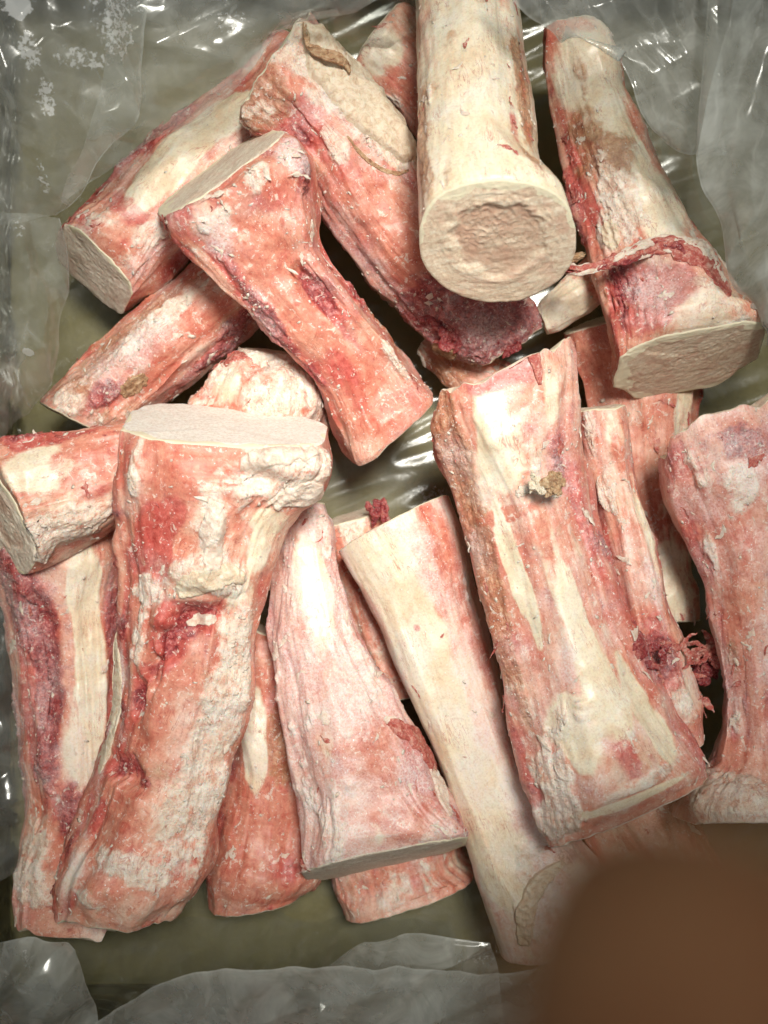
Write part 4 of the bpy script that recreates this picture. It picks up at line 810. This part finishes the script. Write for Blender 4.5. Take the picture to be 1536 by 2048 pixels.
film('loose_fold', surf(pix([[(1420,-70,.18),(1460,-70,.182),(1520,-70,.184),(1680,-70,.186)], [(1408,160,.165),(1450,170,.168),(1510,180,.17),(1680,180,.172)], [(1400,330,.15),(1440,340,.152),(1500,350,.154),(1680,350,.156)],
     [(1448,460,.136),(1485,470,.138),(1540,480,.140),(1680,480,.142)], [(1478,575,.122),(1510,590,.124),(1555,610,.126),(1680,630,.128)], [(1530,640,.11),(1560,665,.112),(1590,690,.114),(1680,720,.115)]]), 220, 140),
     15, milk=.85, crink=0.19, pleat=.012, pleatf=24, amp=.0050, cells=36, stretch=3.0, ang=1.45, curl=(0,1,1,0), edge_milk=.15, fold=.007, foldf=55)
film('loose_fold', surf(pix([[(1280,220,.10),(1340,230,.105),(1400,240,.11),(1470,240,.115)], [(1310,380,.08),(1370,380,.085),(1420,380,.09),(1480,390,.095)], [(1360,500,.06),(1400,500,.065),(1450,510,.07),(1500,520,.075)], [(1420,640,.035),(1460,640,.04),(1510,650,.05),(1560,660,.06)]]), 160, 110),
     16, milk=.30, crink=0.16, pleat=.008, pleatf=32, amp=.003, cells=16, stretch=4.0, ang=1.75, fold=.006, foldf=70)
film('loose_fold', surf(pix([[(130,2090,.165),(260,1992,.165),(420,1948,.163),(600,1926,.160),(800,1930,.155),(1000,1930,.145),(1180,1880,.12)], [(130,2110,.155),(260,2040,.157),(420,2000,.157),(600,1980,.155),(800,1985,.150),(1000,1985,.14),(1180,1960,.12)],
     [(130,2140,.145),(260,2100,.147),(420,2080,.147),(600,2070,.145),(800,2070,.14),(1000,2070,.13),(1180,2060,.12)], [(130,2200,.12),(260,2190,.12),(420,2190,.12),(600,2190,.12),(800,2190,.12),(1000,2190,.115),(1180,2190,.11)]]), 120, 260),
     17, milk=.66, crink=0.19, pleat=.008, pleatf=19, amp=.0035, cells=30, stretch=1.6, ang=.4, curl=(1,0,0,0), edge_milk=.22, fold=.004)
film('loose_fold', surf(pix([[(640,1935,.12),(730,1888,.125),(850,1872,.128),(975,1866,.125)], [(640,1960,.115),(740,1930,.12),(860,1915,.12),(985,1900,.12)], [(640,2010,.11),(750,1990,.11),(870,1980,.11),(1000,1960,.11)], [(640,2100,.10),(750,2100,.10),(870,2100,.10),(1010,2100,.10)]]), 130, 150),
     18, milk=.60, crink=0.30, pleat=.008, pleatf=24, amp=.005, cells=30, stretch=1.4, ang=.5, curl=(1,0,0,1), edge_milk=.15, frost=((950,1900,50,50,.55),))
film('loose_fold', surf(pix([[(-60,1900,.14),(20,1882,.145),(80,1880,.145),(120,1905,.14)], [(-60,1960,.14),(40,1950,.148),(110,1950,.146),(165,1965,.138)], [(-60,2030,.14),(40,2020,.145),(120,2020,.142),(192,2020,.135)], [(-60,2120,.13),(40,2110,.13),(120,2110,.13),(200,2110,.125)]]), 120, 120),
     19, milk=.62, crink=0.32, pleat=.010, pleatf=27, amp=.006, cells=26, stretch=1.4, ang=.9, curl=(1,0,0,1), edge_milk=.12, frost=((60,1910,40,30,.5),))
film('loose_fold', surf(pix([[(-90,1130,.10),(-40,1130,.10),(0,1140,.098),(24,1150,.095)], [(-90,1350,.10),(-40,1350,.10),(0,1350,.098),(34,1360,.092)], [(-90,1560,.10),(-40,1560,.10),(10,1570,.098),(52,1570,.090)], [(-90,1780,.095),(-40,1780,.095),(0,1760,.09),(30,1740,.085)]]), 150, 90),
     20, milk=.26, amp=.003, cells=16, stretch=4, ang=1.5, curl=(0,0,0,1), edge_milk=.15, fold=.005)

# more of the liner bunched against the top and bottom of the box
film('loose_fold', surf(pix([[(560,-70,.13),(660,-70,.135),(760,-70,.13),(860,-70,.12)], [(560,20,.10),(650,20,.105),(740,15,.10),(840,10,.09)], [(600,90,.06),(680,100,.062),(740,100,.06),(820,90,.055)], [(620,170,.03),(700,180,.03),(760,180,.03),(820,180,.03)]]), 130, 130),
     21, milk=.20, amp=.003, cells=16, stretch=2, ang=1.4, crink=0.16, pleat=.008, pleatf=32)
film('loose_fold', surf(pix([[(60,1836,.010),(250,1850,.012),(450,1836,.014),(640,1850,.012),(900,1850,.010)], [(40,1890,.03),(250,1900,.034),(450,1895,.032),(640,1895,.032),(920,1900,.03)], [(20,1960,.06),(250,1970,.062),(450,1960,.064),(640,1960,.06),(940,1960,.06)], [(0,2080,.11),(250,2080,.11),(450,2080,.11),(640,2080,.11),(960,2080,.11)]]), 130, 240),
     22, milk=.16, amp=.003, cells=24, stretch=3, ang=1.3, crink=0.16, pleat=.007, pleatf=20)


# ------------------------------------------------------------------ the photographer's fingertip close under the lens
def hand():
    root = thing('hand', 'dark blurred fingertip of a hand held out close above the bones', 'hand', (0.0, -0.20, 0.595))
    B = Vector((0.0, -0.20, 0.595))
    J = []; E = []; R = []
    def chain(start, pts):
        prev = start
        for (x, y, z, r) in pts:
            J.append((x, y, z)); R.append(r); i = len(J) - 1
            if prev is not None: E.append((prev, i))
            prev = i
        return prev
    wrist = chain(None, [(-.004, -.300, .590, .026), (-.004, -.215, .595, .025)])
    palm = chain(wrist, [(-.003, -.170, .602, .030)])
    # index finger, stretched out under the lens
    chain(palm, [(0.0215, -0.128, 0.612, 0.013), (0.0178, -0.082, 0.638, 0.009), (0.01368, -0.04485, 0.65, 0.00779), (0.01338, -0.03309, 0.65, 0.00765), (0.01287, -0.02206, 0.65, 0.00706), (0.0125, -0.01529, 0.65, 0.00544), (0.01243, -0.01287, 0.65, 0.00265)])
    # the other fingers, curled below
    chain(palm, [(.000, -.126, .606, .0130), (-.002, -.090, .590, .0100), (-.001, -.094, .566, .0090), (.000, -.112, .560, .0080)])
    chain(palm, [(-.018, -.130, .602, .0125), (-.021, -.097, .586, .0095), (-.020, -.102, .563, .0085), (-.018, -.118, .558, .0076)])
    chain(palm, [(-.034, -.140, .598, .0115), (-.038, -.112, .584, .0085), (-.036, -.116, .566, .0076), (-.033, -.129, .562, .0068)])
    chain(palm, [(.030, -.165, .592, .0150), (.044, -.138, .580, .0115), (.040, -.115, .572, .0100), (.031, -.100, .568, .0085)])
    me = bpy.data.meshes.new('hand_body'); me.from_pydata([tuple(Vector(p) - B) for p in J], E, []); me.update()
    o = bpy.data.objects.new('hand_body', me); link(o, root)
    sk = o.modifiers.new('skin', 'SKIN'); sk.use_smooth_shade = True; sk.branch_smoothing = 0.6
    for v, r in zip(me.skin_vertices[0].data, R): v.radius = (r * 1.35, r * 1.35)
    me.skin_vertices[0].data[2].use_root = True
    s = o.modifiers.new('sub', 'SUBSURF'); s.levels = 3; s.render_levels = 3
    me.materials.append(M['skin'])
    # finger nail on the far side of the tip
    v, f = ICO5; p = v * np.array([.0034, .0044, .0010]) + np.array([.0131, -.0225, .6430]) - np.array(B)
    nm = bpy.data.meshes.new('finger_nail'); nm.from_pydata(p.tolist(), [], f.tolist()); nm.update()
    nm.polygons.foreach_set('use_smooth', np.ones(len(nm.polygons), dtype=bool))
    add_obj('finger_nail', nm, M['nail'], root, None)
hand()
